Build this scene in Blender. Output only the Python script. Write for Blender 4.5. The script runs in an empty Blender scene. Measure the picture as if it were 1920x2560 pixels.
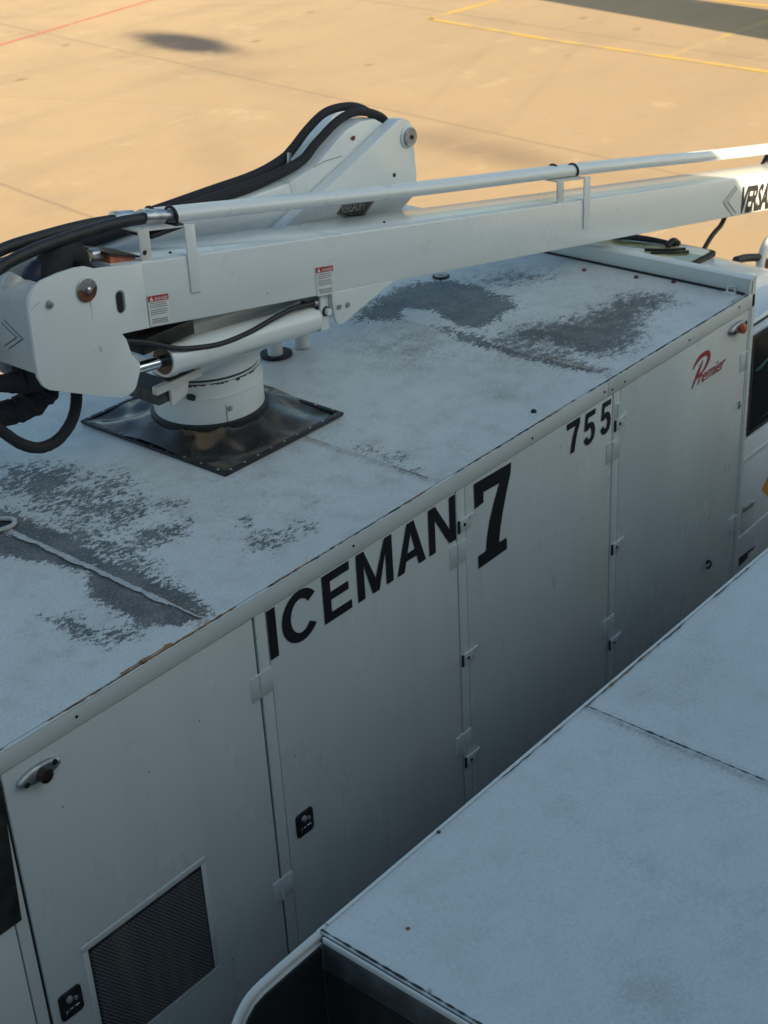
import bpy, bmesh, math, random
import numpy as np
from mathutils import Vector, Matrix
random.seed(7); rng = np.random.default_rng(7)
S = bpy.context.scene
C = S.collection

# ------------------------------------------------------------------ camera
cd = bpy.data.cameras.new('camera'); cam = bpy.data.objects.new('camera', cd); C.objects.link(cam)
cd.sensor_fit = 'VERTICAL'; cd.sensor_height = 36; cd.lens = 53.0994
cd.clip_start = 0.05; cd.clip_end = 3000
CAM = Vector((0, -3.30345, 5.7))
ya, pi_, ro = 0.73106312, 0.4958056, -0.05688331
fw = Vector((math.cos(pi_)*math.cos(ya), math.cos(pi_)*math.sin(ya), -math.sin(pi_)))
rt = Vector((math.sin(ya), -math.cos(ya), 0)); up = rt.cross(fw)
r2 = rt*math.cos(ro)+up*math.sin(ro); u2 = -rt*math.sin(ro)+up*math.cos(ro)
m = Matrix((r2, u2, -fw)).transposed().to_4x4(); m.translation = CAM
cam.matrix_world = m
cd.dof.use_dof = True; cd.dof.focus_distance = 5.2; cd.dof.aperture_fstop = 6.0
S.camera = cam

# ------------------------------------------------------------------ light
SUN_EL = math.radians(24.0)
TRAV = Vector((-0.2, 1.0, 0)).normalized()                      # horizontal direction the sunlight travels
w = bpy.data.worlds.new('World'); S.world = w; w.use_nodes = True
nt = w.node_tree; bg = nt.nodes['Background']
sky = nt.nodes.new('ShaderNodeTexSky'); sky.sky_type = 'NISHITA'; sky.sun_disc = False
sky.sun_elevation = SUN_EL; sky.sun_rotation = math.atan2(-TRAV.x, -TRAV.y) % (2*math.pi)
sky.altitude = 0; sky.air_density = 1.0; sky.dust_density = 2.5; sky.ozone_density = 1.0
tint = nt.nodes.new('ShaderNodeMix'); tint.data_type = 'RGBA'; tint.blend_type = 'MULTIPLY'; tint.inputs[0].default_value = 1.0
tint.inputs[7].default_value = (0.90, 1.0, 0.93, 1)                # white balance of the skylight
nt.links.new(sky.outputs[0], tint.inputs[6]); nt.links.new(tint.outputs[2], bg.inputs['Color']); bg.inputs['Strength'].default_value = 0.09
sd = bpy.data.lights.new('sun', 'SUN'); sd.energy = 5.0; sd.angle = math.radians(0.5); sd.color = (1.0, 0.80, 0.55)
sun = bpy.data.objects.new('sun', sd); C.objects.link(sun)
sdir = Vector((TRAV.x*math.cos(SUN_EL), TRAV.y*math.cos(SUN_EL), -math.sin(SUN_EL)))
sun.rotation_euler = sdir.to_track_quat('-Z', 'Y').to_euler()
S.view_settings.view_transform = 'Standard'; S.view_settings.look = 'None'
S.view_settings.exposure = 1.22; S.view_settings.gamma = 1.0

# ------------------------------------------------------------------ materials
MAT = {}
def base_mat(name, col, rough=0.5, metal=0.0, coat=0.0, spec=0.5):
    mt = bpy.data.materials.new(name); mt.use_nodes = True
    b = mt.node_tree.nodes['Principled BSDF']
    b.inputs['Base Color'].default_value = (*col, 1); b.inputs['Roughness'].default_value = rough
    b.inputs['Metallic'].default_value = metal; b.inputs['Coat Weight'].default_value = coat
    b.inputs['Coat Roughness'].default_value = 0.08
    b.inputs['Specular IOR Level'].default_value = spec
    MAT[name] = mt; return mt, mt.node_tree, b
class NB:                                   # small node builder
    def __init__(s, nt): s.nt = nt; s.tc = None
    def n(s, t, **k):
        x = s.nt.nodes.new(t)
        for a, v in k.items(): setattr(x, a, v)
        return x
    def obj(s):
        if s.tc is None: s.tc = s.n('ShaderNodeTexCoord').outputs['Object']
        return s.tc
    def mapping(s, loc=(0,0,0), rot=(0,0,0), sc=(1,1,1), typ='POINT'):
        mp = s.n('ShaderNodeMapping', vector_type=typ); s.nt.links.new(s.obj(), mp.inputs[0])
        mp.inputs['Location'].default_value = loc; mp.inputs['Rotation'].default_value = rot; mp.inputs['Scale'].default_value = sc
        return mp.outputs[0]
    def noise(s, scale, detail=4, rough=0.55, vec=None, dist=0):
        x = s.n('ShaderNodeTexNoise'); x.inputs['Scale'].default_value = scale; x.inputs['Detail'].default_value = detail
        x.inputs['Roughness'].default_value = rough; x.inputs['Distortion'].default_value = dist
        s.nt.links.new(vec if vec is not None else s.obj(), x.inputs['Vector']); return x.outputs['Fac']
    def put(s, sock, v):
        if isinstance(v, (int, float)): sock.default_value = v
        elif isinstance(v, tuple): sock.default_value = (*v, 1) if len(v) == 3 else v
        else: s.nt.links.new(v, sock)
    def math(s, op, a, b=0.0, c=0.0, clamp=False):
        x = s.n('ShaderNodeMath', operation=op, use_clamp=clamp)
        s.put(x.inputs[0], a); s.put(x.inputs[1], b); s.put(x.inputs[2], c); return x.outputs[0]
    def ramp(s, v, a, b, lo=0.0, hi=1.0, smooth=True):
        x = s.n('ShaderNodeMapRange', interpolation_type='SMOOTHSTEP' if smooth else 'LINEAR', clamp=True)
        s.put(x.inputs[0], v); x.inputs[1].default_value = a; x.inputs[2].default_value = b
        x.inputs[3].default_value = lo; x.inputs[4].default_value = hi; return x.outputs[0]
    def mix(s, f, a, b):
        x = s.n('ShaderNodeMix', data_type='RGBA'); s.put(x.inputs[0], f); s.put(x.inputs[6], a); s.put(x.inputs[7], b); return x.outputs[2]
    def attr(s, name):
        x = s.n('ShaderNodeAttribute', attribute_name=name); return x.outputs['Fac']
    def ellipse(s, cx, cy, rx, ry, ang, soft=1.0):
        v = s.mapping((cx, cy, 0), (0, 0, ang), (rx, ry, 1e6), 'TEXTURE')
        x = s.n('ShaderNodeVectorMath', operation='LENGTH'); s.nt.links.new(v, x.inputs[0])
        return s.ramp(x.outputs['Value'], 1.0, 1.0-soft)
    def bump(s, b, h, strength=0.2, dist=0.01):
        x = s.n('ShaderNodeBump'); x.inputs['Strength'].default_value = strength; x.inputs['Distance'].default_value = dist
        s.nt.links.new(h, x.inputs['Height']); s.nt.links.new(x.outputs[0], b.inputs['Normal'])

def paint(name, col, rough, coat, grime=(0.45,0.43,0.39), g=0.25, fine=0.06, streak=False):
    mt, nt, b = base_mat(name, col, rough, coat=coat); N = NB(nt)
    n1 = N.noise(2.2, 6, 0.6, vec=N.mapping(sc=(1, 1, 0.35)) if streak else None)
    n2 = N.noise(60, 3, 0.7); n3 = N.noise(420, 2, 0.5)
    f = N.math('MULTIPLY', N.ramp(n1, 0.48, 0.8), g)
    c = N.mix(f, col, tuple(x*y for x, y in zip(col, grime)))
    if streak:
        v1 = N.noise(7.0, 4, 0.6, vec=N.mapping(sc=(1, 1, 0.05))); v2 = N.noise(26, 4, 0.6, vec=N.mapping(sc=(1, 1, 0.03)))
        c = N.mix(N.math('MULTIPLY', N.ramp(v1, 0.40, 0.75), 0.09), c, tuple(x*y for x, y in zip(col, (0.62, 0.64, 0.66))))
        c = N.mix(N.math('MULTIPLY', N.ramp(v2, 0.55, 0.8), 0.07), c, tuple(x*0.6 for x in col))
        sv = N.n('ShaderNodeTexVoronoi'); sv.inputs['Scale'].default_value = 5.5; nt.links.new(N.obj(), sv.inputs['Vector'])
        c = N.mix(N.math('MULTIPLY', N.ramp(sv.outputs['Distance'], 0.030, 0.018), 0.8), c, (0.16, 0.15, 0.13))
    s2 = N.n('ShaderNodeTexVoronoi'); s2.inputs['Scale'].default_value = 9.0; nt.links.new(N.mapping(loc=(3.1, 1.7, 0.4)), s2.inputs['Vector'])
    sel = N.ramp(N.noise(1.7, 2), 0.52, 0.56)
    c = N.mix(N.math('MULTIPLY', N.math('MULTIPLY', N.ramp(s2.outputs['Distance'], 0.055, 0.035), sel), 0.75), c, (0.20, 0.15, 0.11))
    f2 = N.math('MULTIPLY', N.ramp(n2, 0.62, 0.75), fine*3)
    c = N.mix(f2, c, tuple(x*0.55 for x in col))
    c2 = N.mix(N.math('MULTIPLY', N.ramp(n3, 0.3, 0.7), fine), c, tuple(x*0.6 for x in col))
    nt.links.new(c2, b.inputs['Base Color'])
    nt.links.new(N.math('ADD', N.math('MULTIPLY', n1, 0.25), rough-0.1), b.inputs['Roughness'])
    N.bump(b, N.math('ADD', N.noise(1.6, 2, 0.5), N.math('MULTIPLY', N.noise(5.0, 2, 0.5), 0.25)), 0.5 if streak else 0.25, 0.02)
    return mt
paint('boom_paint', (0.70, 0.735, 0.725), 0.28, 0.5, g=0.07, fine=0.04)
paint('body_paint', (0.64, 0.68, 0.65), 0.26, 0.45, g=0.08, fine=0.06, streak=True)
paint('trim_paint', (0.65, 0.68, 0.645), 0.36, 0.2, g=0.3, fine=0.07)
paint('cab_paint', (0.69, 0.73, 0.73), 0.25, 0.6, g=0.12, fine=0.03)
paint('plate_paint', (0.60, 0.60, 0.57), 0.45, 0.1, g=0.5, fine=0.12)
def simple(name, col, rough, metal=0.0, var=0.35, scale=18, coat=0.0):
    mt, nt, b = base_mat(name, col, rough, metal, coat); N = NB(nt)
    n = N.noise(scale, 5, 0.6)
    nt.links.new(N.mix(N.ramp(n, 0.35, 0.7), tuple(c*(1-var) for c in col), tuple(min(1, c*(1+var)) for c in col)), b.inputs['Base Color'])
    nt.links.new(N.math('ADD', N.math('MULTIPLY', n, 0.2), max(0.02, rough-0.1)), b.inputs['Roughness'])
    return mt
simple('black_rubber', (0.016, 0.016, 0.018), 0.55)
simple('hose_sleeve', (0.014, 0.014, 0.018), 0.8, scale=60)
mt, nt_, b = base_mat('black_decal', (0.014, 0.015, 0.018), 0.38); N = NB(nt_)
ch = N.ramp(N.math('ADD', N.math('MULTIPLY', N.noise(55, 5, 0.7), 0.75), N.math('MULTIPLY', N.noise(7, 3), 0.25)), 0.655, 0.67)
nt_.links.new(N.mix(ch, N.mix(N.noise(9, 4), (0.011, 0.012, 0.014), (0.03, 0.031, 0.034)), (0.34, 0.35, 0.34)), b.inputs['Base Color'])
simple('bounce_tint_blue', (0.05, 0.085, 0.13), 0.4)  # unseen flank colour, dark blue added to dim and tint bounced light
simple('plate_shade_grey', (0.055, 0.06, 0.064), 0.6)
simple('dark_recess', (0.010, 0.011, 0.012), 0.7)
simple('dark_panel', (0.03, 0.032, 0.028), 0.45)
simple('red_decal', (0.42, 0.035, 0.045), 0.45, var=0.2)
simple('grey_print', (0.28, 0.28, 0.28), 0.5, var=0.1)
simple('light_print', (0.52, 0.51, 0.47), 0.5, var=0.1)
simple('sticker_white', (0.68, 0.68, 0.65), 0.4, var=0.05)
simple('silver_print', (0.30, 0.31, 0.30), 0.4, var=0.2)
simple('steel', (0.50, 0.51, 0.52), 0.32, 0.9, var=0.25)
simple('zinc', (0.42, 0.43, 0.43), 0.45, 0.75, var=0.3)
simple('chrome_rod', (0.75, 0.76, 0.78), 0.12, 1.0, var=0.05)
simple('rusty_steel', (0.14, 0.05, 0.025), 0.7, 0.2, var=0.5)
simple('rust_paint', (0.30, 0.15, 0.05), 0.75, var=0.6, scale=30)
simple('orange_lens', (0.50, 0.085, 0.02), 0.25, var=0.1, coat=0.6)
simple('dark_lens', (0.03, 0.018, 0.014), 0.3, var=0.2, coat=0.4)
simple('orange_paint', (0.42, 0.12, 0.06), 0.4, var=0.2)
simple('amber_decal', (0.62, 0.30, 0.04), 0.45, var=0.1)
simple('grease', (0.02, 0.018, 0.015), 0.35)
simple('cloth_wrap', (0.30, 0.26, 0.18), 0.9, var=0.5, scale=80)
simple('blue_cover', (0.018, 0.022, 0.05), 0.6)
simple('tape', (0.44, 0.46, 0.45), 0.6, var=0.12, scale=40)
simple('asphalt_tyre', (0.02, 0.02, 0.02), 0.8)
simple('asphalt', (0.035, 0.034, 0.033), 0.85, scale=30)
simple('shade_block_wall', (0.42, 0.42, 0.41), 0.6, var=0.06, scale=3)
simple('galvanised', (0.40, 0.41, 0.42), 0.5, 0.6)
mt, nt_, b = base_mat('mesh_metal', (0.34, 0.35, 0.36), 0.5, 0.2)
mt, nt_, b = base_mat('radiator', (0.02, 0.018, 0.014), 0.5); N = NB(nt_)
nz = N.noise(2.2, 3, 0.5, vec=N.mapping(sc=(5.0, 1, 0.7)))
nt_.links.new(N.mix(N.ramp(nz, 0.45, 0.7), (0.015, 0.013, 0.011), (0.085, 0.070, 0.050)), b.inputs['Base Color'])
mt, nt_, b = base_mat('cab_glass', (0.008, 0.012, 0.011), 0.08, spec=0.25)
mt, nt_, b = base_mat('green_reflection', (0.03, 0.15, 0.125), 0.15, coat=0.2)
mt, nt_, b = base_mat('shade_block_glass', (0.03, 0.05, 0.06), 0.05)
# skylight: cream and olive reflections painted into the glossy pane's colour
mt, nt_, b = base_mat('skylight_glass', (0.5, 0.45, 0.25), 0.06, coat=1.0); N = NB(nt_)
nz = N.noise(3.5, 3, 0.5, vec=N.mapping(rot=(0, 0, 0.5), sc=(2.5, 1.0, 1)))
nt_.links.new(N.mix(N.ramp(nz, 0.40, 0.55), (0.30, 0.31, 0.10), (0.92, 0.76, 0.48)), b.inputs['Base Color'])
# rubber boot around the turret: worn brown-black glossy sheet
mt, nt_, b = base_mat('boot_sheet', (0.02, 0.018, 0.016), 0.3, coat=0.35); N = NB(nt_)
nz = N.noise(5.5, 4, 0.55, dist=0.6)
nt_.links.new(N.mix(N.ramp(nz, 0.50, 0.68), (0.018, 0.016, 0.015), (0.17, 0.115, 0.068)), b.inputs['Base Color'])
nt_.links.new(N.ramp(N.noise(12, 3), 0.3, 0.7, 0.22, 0.5), b.inputs['Roughness'])
# weathered roof paint: flakes and dirt follow the mesh attributes «wear» and «dirt»
mt, nt_, b = base_mat('roof_paint', (0.6, 0.6, 0.6), 0.55, coat=0.0); N = NB(nt_)
col = (0.64, 0.665, 0.65)
big = N.noise(1.3, 5, 0.6); mid = N.noise(9, 5, 0.6); fine = N.noise(90, 4, 0.65)
stre = N.mapping(rot=(0, 0, 0.55), sc=(1.0, 1.7, 1))
fl = N.noise(30, 7, 0.62, vec=stre); fl2 = N.noise(110, 4, 0.6, vec=stre)
vf = N.noise(230, 3, 0.6)
c = N.mix(N.math('MULTIPLY', N.ramp(big, 0.40, 0.68), N.math('MULTIPLY', N.attr('age'), 0.30)), col, (0.42, 0.43, 0.40))
c = N.mix(N.math('MULTIPLY', N.ramp(mid, 0.50, 0.75), N.math('MULTIPLY', N.attr('age'), 0.26)), c, (0.37, 0.365, 0.33))
c = N.mix(N.math('MULTIPLY', N.ramp(fine, 0.42, 0.72), 0.14), c, (0.34, 0.34, 0.33))
c = N.mix(N.math('MULTIPLY', N.math('MULTIPLY', N.ramp(vf, 0.58, 0.72), N.ramp(mid, 0.42, 0.62)), N.math('MULTIPLY', N.attr('age'), 0.34)), c, (0.24, 0.24, 0.22))
c = N.mix(N.math('MULTIPLY', N.math('MULTIPLY', N.ramp(N.noise(5, 4, 0.6), 0.58, 0.72), N.ramp(fine, 0.45, 0.65)), N.math('MULTIPLY', N.attr('age'), 0.40)), c, (0.36, 0.30, 0.22))
dirt = N.math('MULTIPLY', N.attr('dirt'), N.ramp(N.math('ADD', N.math('MULTIPLY', fine, 0.5), N.math('ADD', N.math('MULTIPLY', mid, 0.35), N.math('MULTIPLY', vf, 0.25))), 0.40, 0.72))
c = N.mix(N.math('MULTIPLY', dirt, 0.85), c, (0.18, 0.18, 0.16))
wv = N.attr('wear')
mx = N.ramp(wv, 0.0, 0.25)
lo = N.math('ADD', N.math('ADD', N.math('MULTIPLY', N.math('SUBTRACT', fl, 0.5), 2.4), N.math('MULTIPLY', N.math('SUBTRACT', fl2, 0.5), 1.5)), N.math('MULTIPLY', N.math('SUBTRACT', mid, 0.5), 1.2))
flake = N.math('MULTIPLY', N.ramp(N.math('SUBTRACT', N.math('ADD', wv, lo), 0.5), -0.03, 0.10), mx)
fuzz = N.ramp(N.math('ADD', wv, N.math('ADD', N.math('ADD', N.math('MULTIPLY', N.math('SUBTRACT', fine, 0.5), 2.2), N.math('MULTIPLY', N.math('SUBTRACT', vf, 0.5), 1.6)), N.math('MULTIPLY', N.math('SUBTRACT', N.noise(16, 4, 0.6, vec=stre), 0.5), 2.2))), 0.38, 0.85)
flake = N.mix(N.attr('fuzzy'), flake, N.math('MULTIPLY', fuzz, mx))
gcol = N.mix(N.ramp(mid, 0.38, 0.66), (0.046, 0.055, 0.060), (0.115, 0.122, 0.115))
gcol = N.mix(N.math('MULTIPLY', N.ramp(fine, 0.52, 0.64), 0.6), gcol, (0.27, 0.28, 0.27))
gcol = N.mix(N.math('MULTIPLY', N.ramp(vf, 0.60, 0.72), 0.35), gcol, (0.36, 0.37, 0.36))
c = N.mix(N.math('MULTIPLY', flake, 0.95), c, gcol)
rn = N.math('MULTIPLY', N.attr('rust'), N.ramp(N.math('ADD', N.math('MULTIPLY', fl, 0.6), N.math('MULTIPLY', fine, 0.4)), 0.42, 0.62))
c = N.mix(rn, c, (0.22, 0.11, 0.045))
sep = N.n('ShaderNodeSeparateXYZ'); nt_.links.new(N.obj(), sep.inputs[0])
nt_.links.new(c, b.inputs['Base Color'])
nt_.links.new(N.ramp(big, 0.3, 0.7, 0.42, 0.62), b.inputs['Roughness'])
N.bump(b, N.math('ADD', N.math('MULTIPLY', flake, -0.6), N.math('MULTIPLY', N.noise(4, 3), 1.5)), 0.35, 0.004)

# concrete apron
mt, nt_, b = base_mat('concrete', (0.45, 0.36, 0.25), 0.85); N = NB(nt_)
cc = (0.475, 0.345, 0.197)
a = N.noise(0.10, 6, 0.6); a2 = N.noise(0.9, 6, 0.65); a3 = N.noise(14, 4, 0.7)
ax = N.noise(0.35, 6, 0.6, vec=N.mapping(rot=(0, 0, -0.14), sc=(0.5, 2.2, 1)))
gx = N.n('ShaderNodeSeparateXYZ'); nt_.links.new(N.obj(), gx.inputs[0])
pale = N.ramp(N.math('ADD', gx.outputs[1], N.math('MULTIPLY', a, 8.0)), 10.0, 27.0)
c = N.mix(pale, (0.39, 0.272, 0.152), cc)
c = N.mix(N.math('MULTIPLY', N.ramp(a, 0.38, 0.62), 0.5), c, (0.345, 0.25, 0.145))
c = N.mix(N.math('MULTIPLY', N.ramp(a2, 0.45, 0.75), 0.42), c, (0.36, 0.285, 0.20))
c = N.mix(N.math('MULTIPLY', N.ramp(ax, 0.45, 0.68), 0.5), c, (0.33, 0.245, 0.15))
c = N.mix(N.math('MULTIPLY', N.ramp(a3, 0.45, 0.70), 0.34), c, (0.33, 0.26, 0.18))
# slab joints, on a grid turned a little from the truck
JA = 0.140
rotv = N.mapping(rot=(0, 0, JA))
sp = N.n('ShaderNodeSeparateXYZ'); nt_.links.new(rotv, sp.inputs[0])
wob = N.math('MULTIPLY', N.math('SUBTRACT', N.noise(0.8, 3), 0.5), 0.06)
def joint(coord, off, period, width):
    t = N.math('MODULO', N.math('ADD', N.math('SUBTRACT', N.math('ADD', coord, wob), off), 1000*period), period)
    t = N.math('ABSOLUTE', N.math('SUBTRACT', t, period/2))
    return N.ramp(N.math('SUBTRACT', period/2, t), width, width*0.3)
def rx(x, y): return math.cos(JA)*x - math.sin(JA)*y
def ry(x, y): return math.sin(JA)*x + math.cos(JA)*y
j1 = joint(sp.outputs[0], rx(18.07, 13.26), 6.1, 0.045)
jl = joint(sp.outputs[0], rx(18.07, 13.26), 6.1, 0.75)
j2 = joint(sp.outputs[1], ry(15.83, 5.4), 4.6, 0.04)
jn = N.noise(0.6, 4, 0.7)
c = N.mix(N.math('MULTIPLY', N.math('MULTIPLY', jl, N.ramp(jn, 0.4, 0.65)), 0.28), c, (0.24, 0.19, 0.14))
c = N.mix(N.math('MULTIPLY', j1, 0.55), c, (0.20, 0.155, 0.11))
c = N.mix(N.math('MULTIPLY', j2, N.ramp(jn, 0.42, 0.66, 0.0, 0.38)), c, (0.56, 0.45, 0.31))
spots = N.n('ShaderNodeTexVoronoi'); spots.inputs['Scale'].default_value = 0.55; nt_.links.new(N.mapping(sc=(1, 1.6, 1)), spots.inputs['Vector'])
c = N.mix(N.math('MULTIPLY', N.ramp(spots.outputs['Distance'], 0.10, 0.02), 0.75), c, (0.17, 0.13, 0.09))
e1 = N.ellipse(20.05, 19.15, 0.95, 2.75, -0.16, 1.0)  # soft dark oval: a shadow painted into the concrete colour
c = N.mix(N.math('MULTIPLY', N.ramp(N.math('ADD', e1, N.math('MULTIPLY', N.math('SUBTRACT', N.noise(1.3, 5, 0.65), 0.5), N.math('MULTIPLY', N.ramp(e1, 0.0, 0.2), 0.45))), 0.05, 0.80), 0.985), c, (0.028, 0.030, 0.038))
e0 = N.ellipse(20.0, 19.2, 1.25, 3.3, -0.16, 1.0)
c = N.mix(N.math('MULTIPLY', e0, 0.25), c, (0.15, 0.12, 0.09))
e2 = N.ellipse(16.75, 9.4, 0.75, 3.4, -0.10, 1.0)
c = N.mix(N.math('MULTIPLY', N.math('MULTIPLY', e2, N.ramp(jn, 0.2, 0.6, 0.5, 1.0)), 0.75), c, (0.21, 0.155, 0.10))
for (tx, ty, rx_, ry_, an, k_) in ((21.0, 13.0, 9.0, 0.16, 0.42, 0.14), (21.3, 11.4, 9.0, 0.15, 0.40, 0.13), (16.0, 17.0, 0.10, 7.0, 0.32, 0.18), (24.0, 20.0, 0.18, 9.0, 0.5, 0.14), (14.5, 12.5, 4.0, 0.7, 0.9, 0.22), (18.6, 16.2, 0.9, 2.6, 0.7, 0.22)):
    et = N.ellipse(tx, ty, rx_, ry_, an, 1.0)
    c = N.mix(N.math('MULTIPLY', N.math('MULTIPLY', et, N.ramp(jn, 0.3, 0.6, 0.3, 1.0)), k_), c, (0.20, 0.15, 0.10))
fl3 = N.noise(3.2, 6, 0.7); fl4 = N.noise(0.45, 5, 0.7)
c = N.mix(N.math('MULTIPLY', N.math('MULTIPLY', N.ramp(fl3, 0.50, 0.72), N.ramp(fl4, 0.40, 0.65)), 0.40), c, (0.28, 0.21, 0.135))
c = N.mix(N.math('MULTIPLY', N.ramp(N.noise(0.8, 6, 0.7, vec=N.mapping(loc=(9, 4, 0))), 0.56, 0.72), 0.35), c, (0.56, 0.44, 0.29))
e3 = N.ellipse(22.9, 26.5, 1.2, 4.0, 0.2, 1.0)  # faint far shadow patch, also painted into the concrete
c = N.mix(N.math('MULTIPLY', e3, 0.35), c, (0.25, 0.19, 0.13))
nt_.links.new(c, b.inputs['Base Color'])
N.bump(b, N.noise(40, 5, 0.7), 0.3, 0.01)
def line_mat(name, col, w0):
    mt, nt, b = base_mat(name, col, 0.7); N = NB(nt)
    n = N.math('ADD', N.math('MULTIPLY', N.noise(1.1, 4, 0.6), 0.7), N.math('MULTIPLY', N.noise(22, 4, 0.7), 0.3))
    nt.links.new(N.mix(N.ramp(n, w0, w0+0.13), col, (0.40, 0.295, 0.165)), b.inputs['Base Color'])
line_mat('yellow_line_paint', (0.58, 0.37, 0.075), 0.455)
line_mat('red_line_paint', (0.52, 0.13, 0.09), 0.52)

# ------------------------------------------------------------------ geometry helpers
ORG = Vector((0, 0, 0))                        # base of the thing being built
def V(*a): return Vector(a)
def box(bm, x0, x1, y0, y1, z0, z1, bev=0.0, seg=2):
    t = bmesh.new()
    vs = [t.verts.new((x, y, z)) for z in (z0, z1) for y in (y0, y1) for x in (x0, x1)]
    for f in ((0,2,3,1),(4,5,7,6),(0,1,5,4),(2,6,7,3),(0,4,6,2),(1,3,7,5)): t.faces.new([vs[i] for i in f])
    if bev > 0: bmesh.ops.bevel(t, geom=t.edges[:], offset=bev, segments=seg, affect='EDGES', profile=0.5)
    merge(bm, t)
def merge(bm, t, mat=None):
    mp = {}
    for v in t.verts: mp[v] = bm.verts.new(mat @ v.co if mat else v.co)
    for f in t.faces:
        try: bm.faces.new([mp[v] for v in f.verts])
        except ValueError: pass
    t.free()
def prism(bm, poly, y0, y1, bev=0.0, axis='y', seg=2):
    """outline poly in the plane across `axis`, extruded from y0 to y1"""
    t = bmesh.new()
    def P(a, b, c): return (a, c, b) if axis == 'y' else ((c, a, b) if axis == 'x' else (a, b, c))
    A = [t.verts.new(P(a, b, y0)) for a, b in poly]; B = [t.verts.new(P(a, b, y1)) for a, b in poly]
    n = len(poly)
    fa = t.faces.new(A); fb = t.faces.new(B[::-1])
    for i in range(n): t.faces.new((A[i], B[i], B[(i+1) % n], A[(i+1) % n]))
    bmesh.ops.recalc_face_normals(t, faces=t.faces[:]); t.normal_update()
    if bev > 0:
        ed = [e for e in t.edges if (e.verts[0] in A and e.verts[1] in A) or (e.verts[0] in B and e.verts[1] in B)]
        bmesh.ops.bevel(t, geom=ed, offset=bev, segments=seg, affect='EDGES', profile=0.5)
    bmesh.ops.triangulate(t, faces=[f for f in t.faces if len(f.verts) > 4])
    merge(bm, t)
def flat(bm, poly, y, axis='y'):
    def P(a, b, c): return (a, c, b) if axis == 'y' else ((c, a, b) if axis == 'x' else (a, b, c))
    t = bmesh.new(); f = t.faces.new([t.verts.new(P(a, b, y)) for a, b in poly]); f.normal_update()
    bmesh.ops.triangulate(t, faces=t.faces[:]); merge(bm, t)
def catmull(pts, k=8):
    pts = [Vector(p) for p in pts]; out = []
    P = [pts[0]*2-pts[1]] + pts + [pts[-1]*2-pts[-2]]
    for i in range(1, len(P)-2):
        a, b_, c_, d = P[i-1:i+3]
        for j in range(k):
            t = j/k
            out.append(0.5*((2*b_)+(c_-a)*t+(2*a-5*b_+4*c_-d)*t*t+(3*b_-a-3*c_+d)*t**3))
    out.append(pts[-1]); return out
def tube(bm, pts, r, n=12, smooth=True, k=8, caps=True, jit=0.0):
    n = max(n, 16)
    p = catmull(pts, k) if smooth else [Vector(q) for q in pts]
    rr = r if isinstance(r, (list, tuple)) else [r]*len(p)
    if len(rr) != len(p): rr = list(np.interp(np.linspace(0, 1, len(p)), np.linspace(0, 1, len(rr)), rr))
    prev = None; rings = []
    for i, q in enumerate(p):
        d = (p[min(i+1, len(p)-1)]-p[max(i-1, 0)]).normalized()
        if prev is None:
            a = Vector((0, 0, 1)) if abs(d.z) < 0.9 else Vector((1, 0, 0)); u = d.cross(a).normalized()
        else: u = (prev - d*prev.dot(d)).normalized()
        prev = u; v = d.cross(u)
        R = rr[i]*(1+(random.uniform(-jit, jit) if jit else 0))
        rings.append([bm.verts.new(q+(u*math.cos(t)+v*math.sin(t))*R) for t in (2*math.pi*j/n for j in range(n))])
    for A, B in zip(rings, rings[1:]):
        for j in range(n): bm.faces.new((A[j], A[(j+1) % n], B[(j+1) % n], B[j]))
    if caps: bm.faces.new(rings[0][::-1]); bm.faces.new(rings[-1])
def cyl(bm, a, b, r, n=24): tube(bm, [a, b], r, n, smooth=False)
def lathe(bm, cx, cy, prof, n=48):
    rings = [[bm.verts.new((cx+r*math.cos(2*math.pi*j/n), cy+r*math.sin(2*math.pi*j/n), z)) for j in range(n)] for r, z in prof]
    for A, B in zip(rings, rings[1:]):
        for j in range(n): bm.faces.new((A[j], A[(j+1) % n], B[(j+1) % n], B[j]))
    bm.faces.new(rings[0][::-1]); bm.faces.new(rings[-1])
def disc(bm, c, r, ax='y', th=0.01, n=28, bulge=0.0):
    """a short round head, its face towards -axis"""
    d = {'y': V(0, -1, 0), 'x': V(-1, 0, 0), 'z': V(0, 0, 1)}[ax]; c = Vector(c)
    pts = [c, c+d*th*0.7, c+d*th, c+d*(th+bulge)]
    tube(bm, pts, [r, r, r*0.93, r*0.35], n, smooth=False)
def stroke(bm, pts, wdt, y, closed=False, axis='y'):
    p = [Vector((a, b)) for a, b in pts]; n = len(p); W = wdt if isinstance(wdt, list) else [wdt]*n
    L = []; R = []
    for i in range(n):
        d = (p[min(i+1, n-1)]-p[max(i-1, 0)]).normalized(); nn = Vector((-d.y, d.x))
        if 0 < i < n-1:
            d1 = (p[i]-p[i-1]).normalized(); k = max(0.5, abs(Vector((-d1.y, d1.x)).dot(nn)))
        else: k = 1
        L.append(p[i]+nn*W[i]/2/k); R.append(p[i]-nn*W[i]/2/k)
    def P(q): return (q.x, y, q.y) if axis == 'y' else (y, q.x, q.y)
    l = [bm.verts.new(P(q)) for q in L]; r = [bm.verts.new(P(q)) for q in R]
    for i in range(n-1): bm.faces.new((l[i], r[i], r[i+1], l[i+1]))
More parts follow.
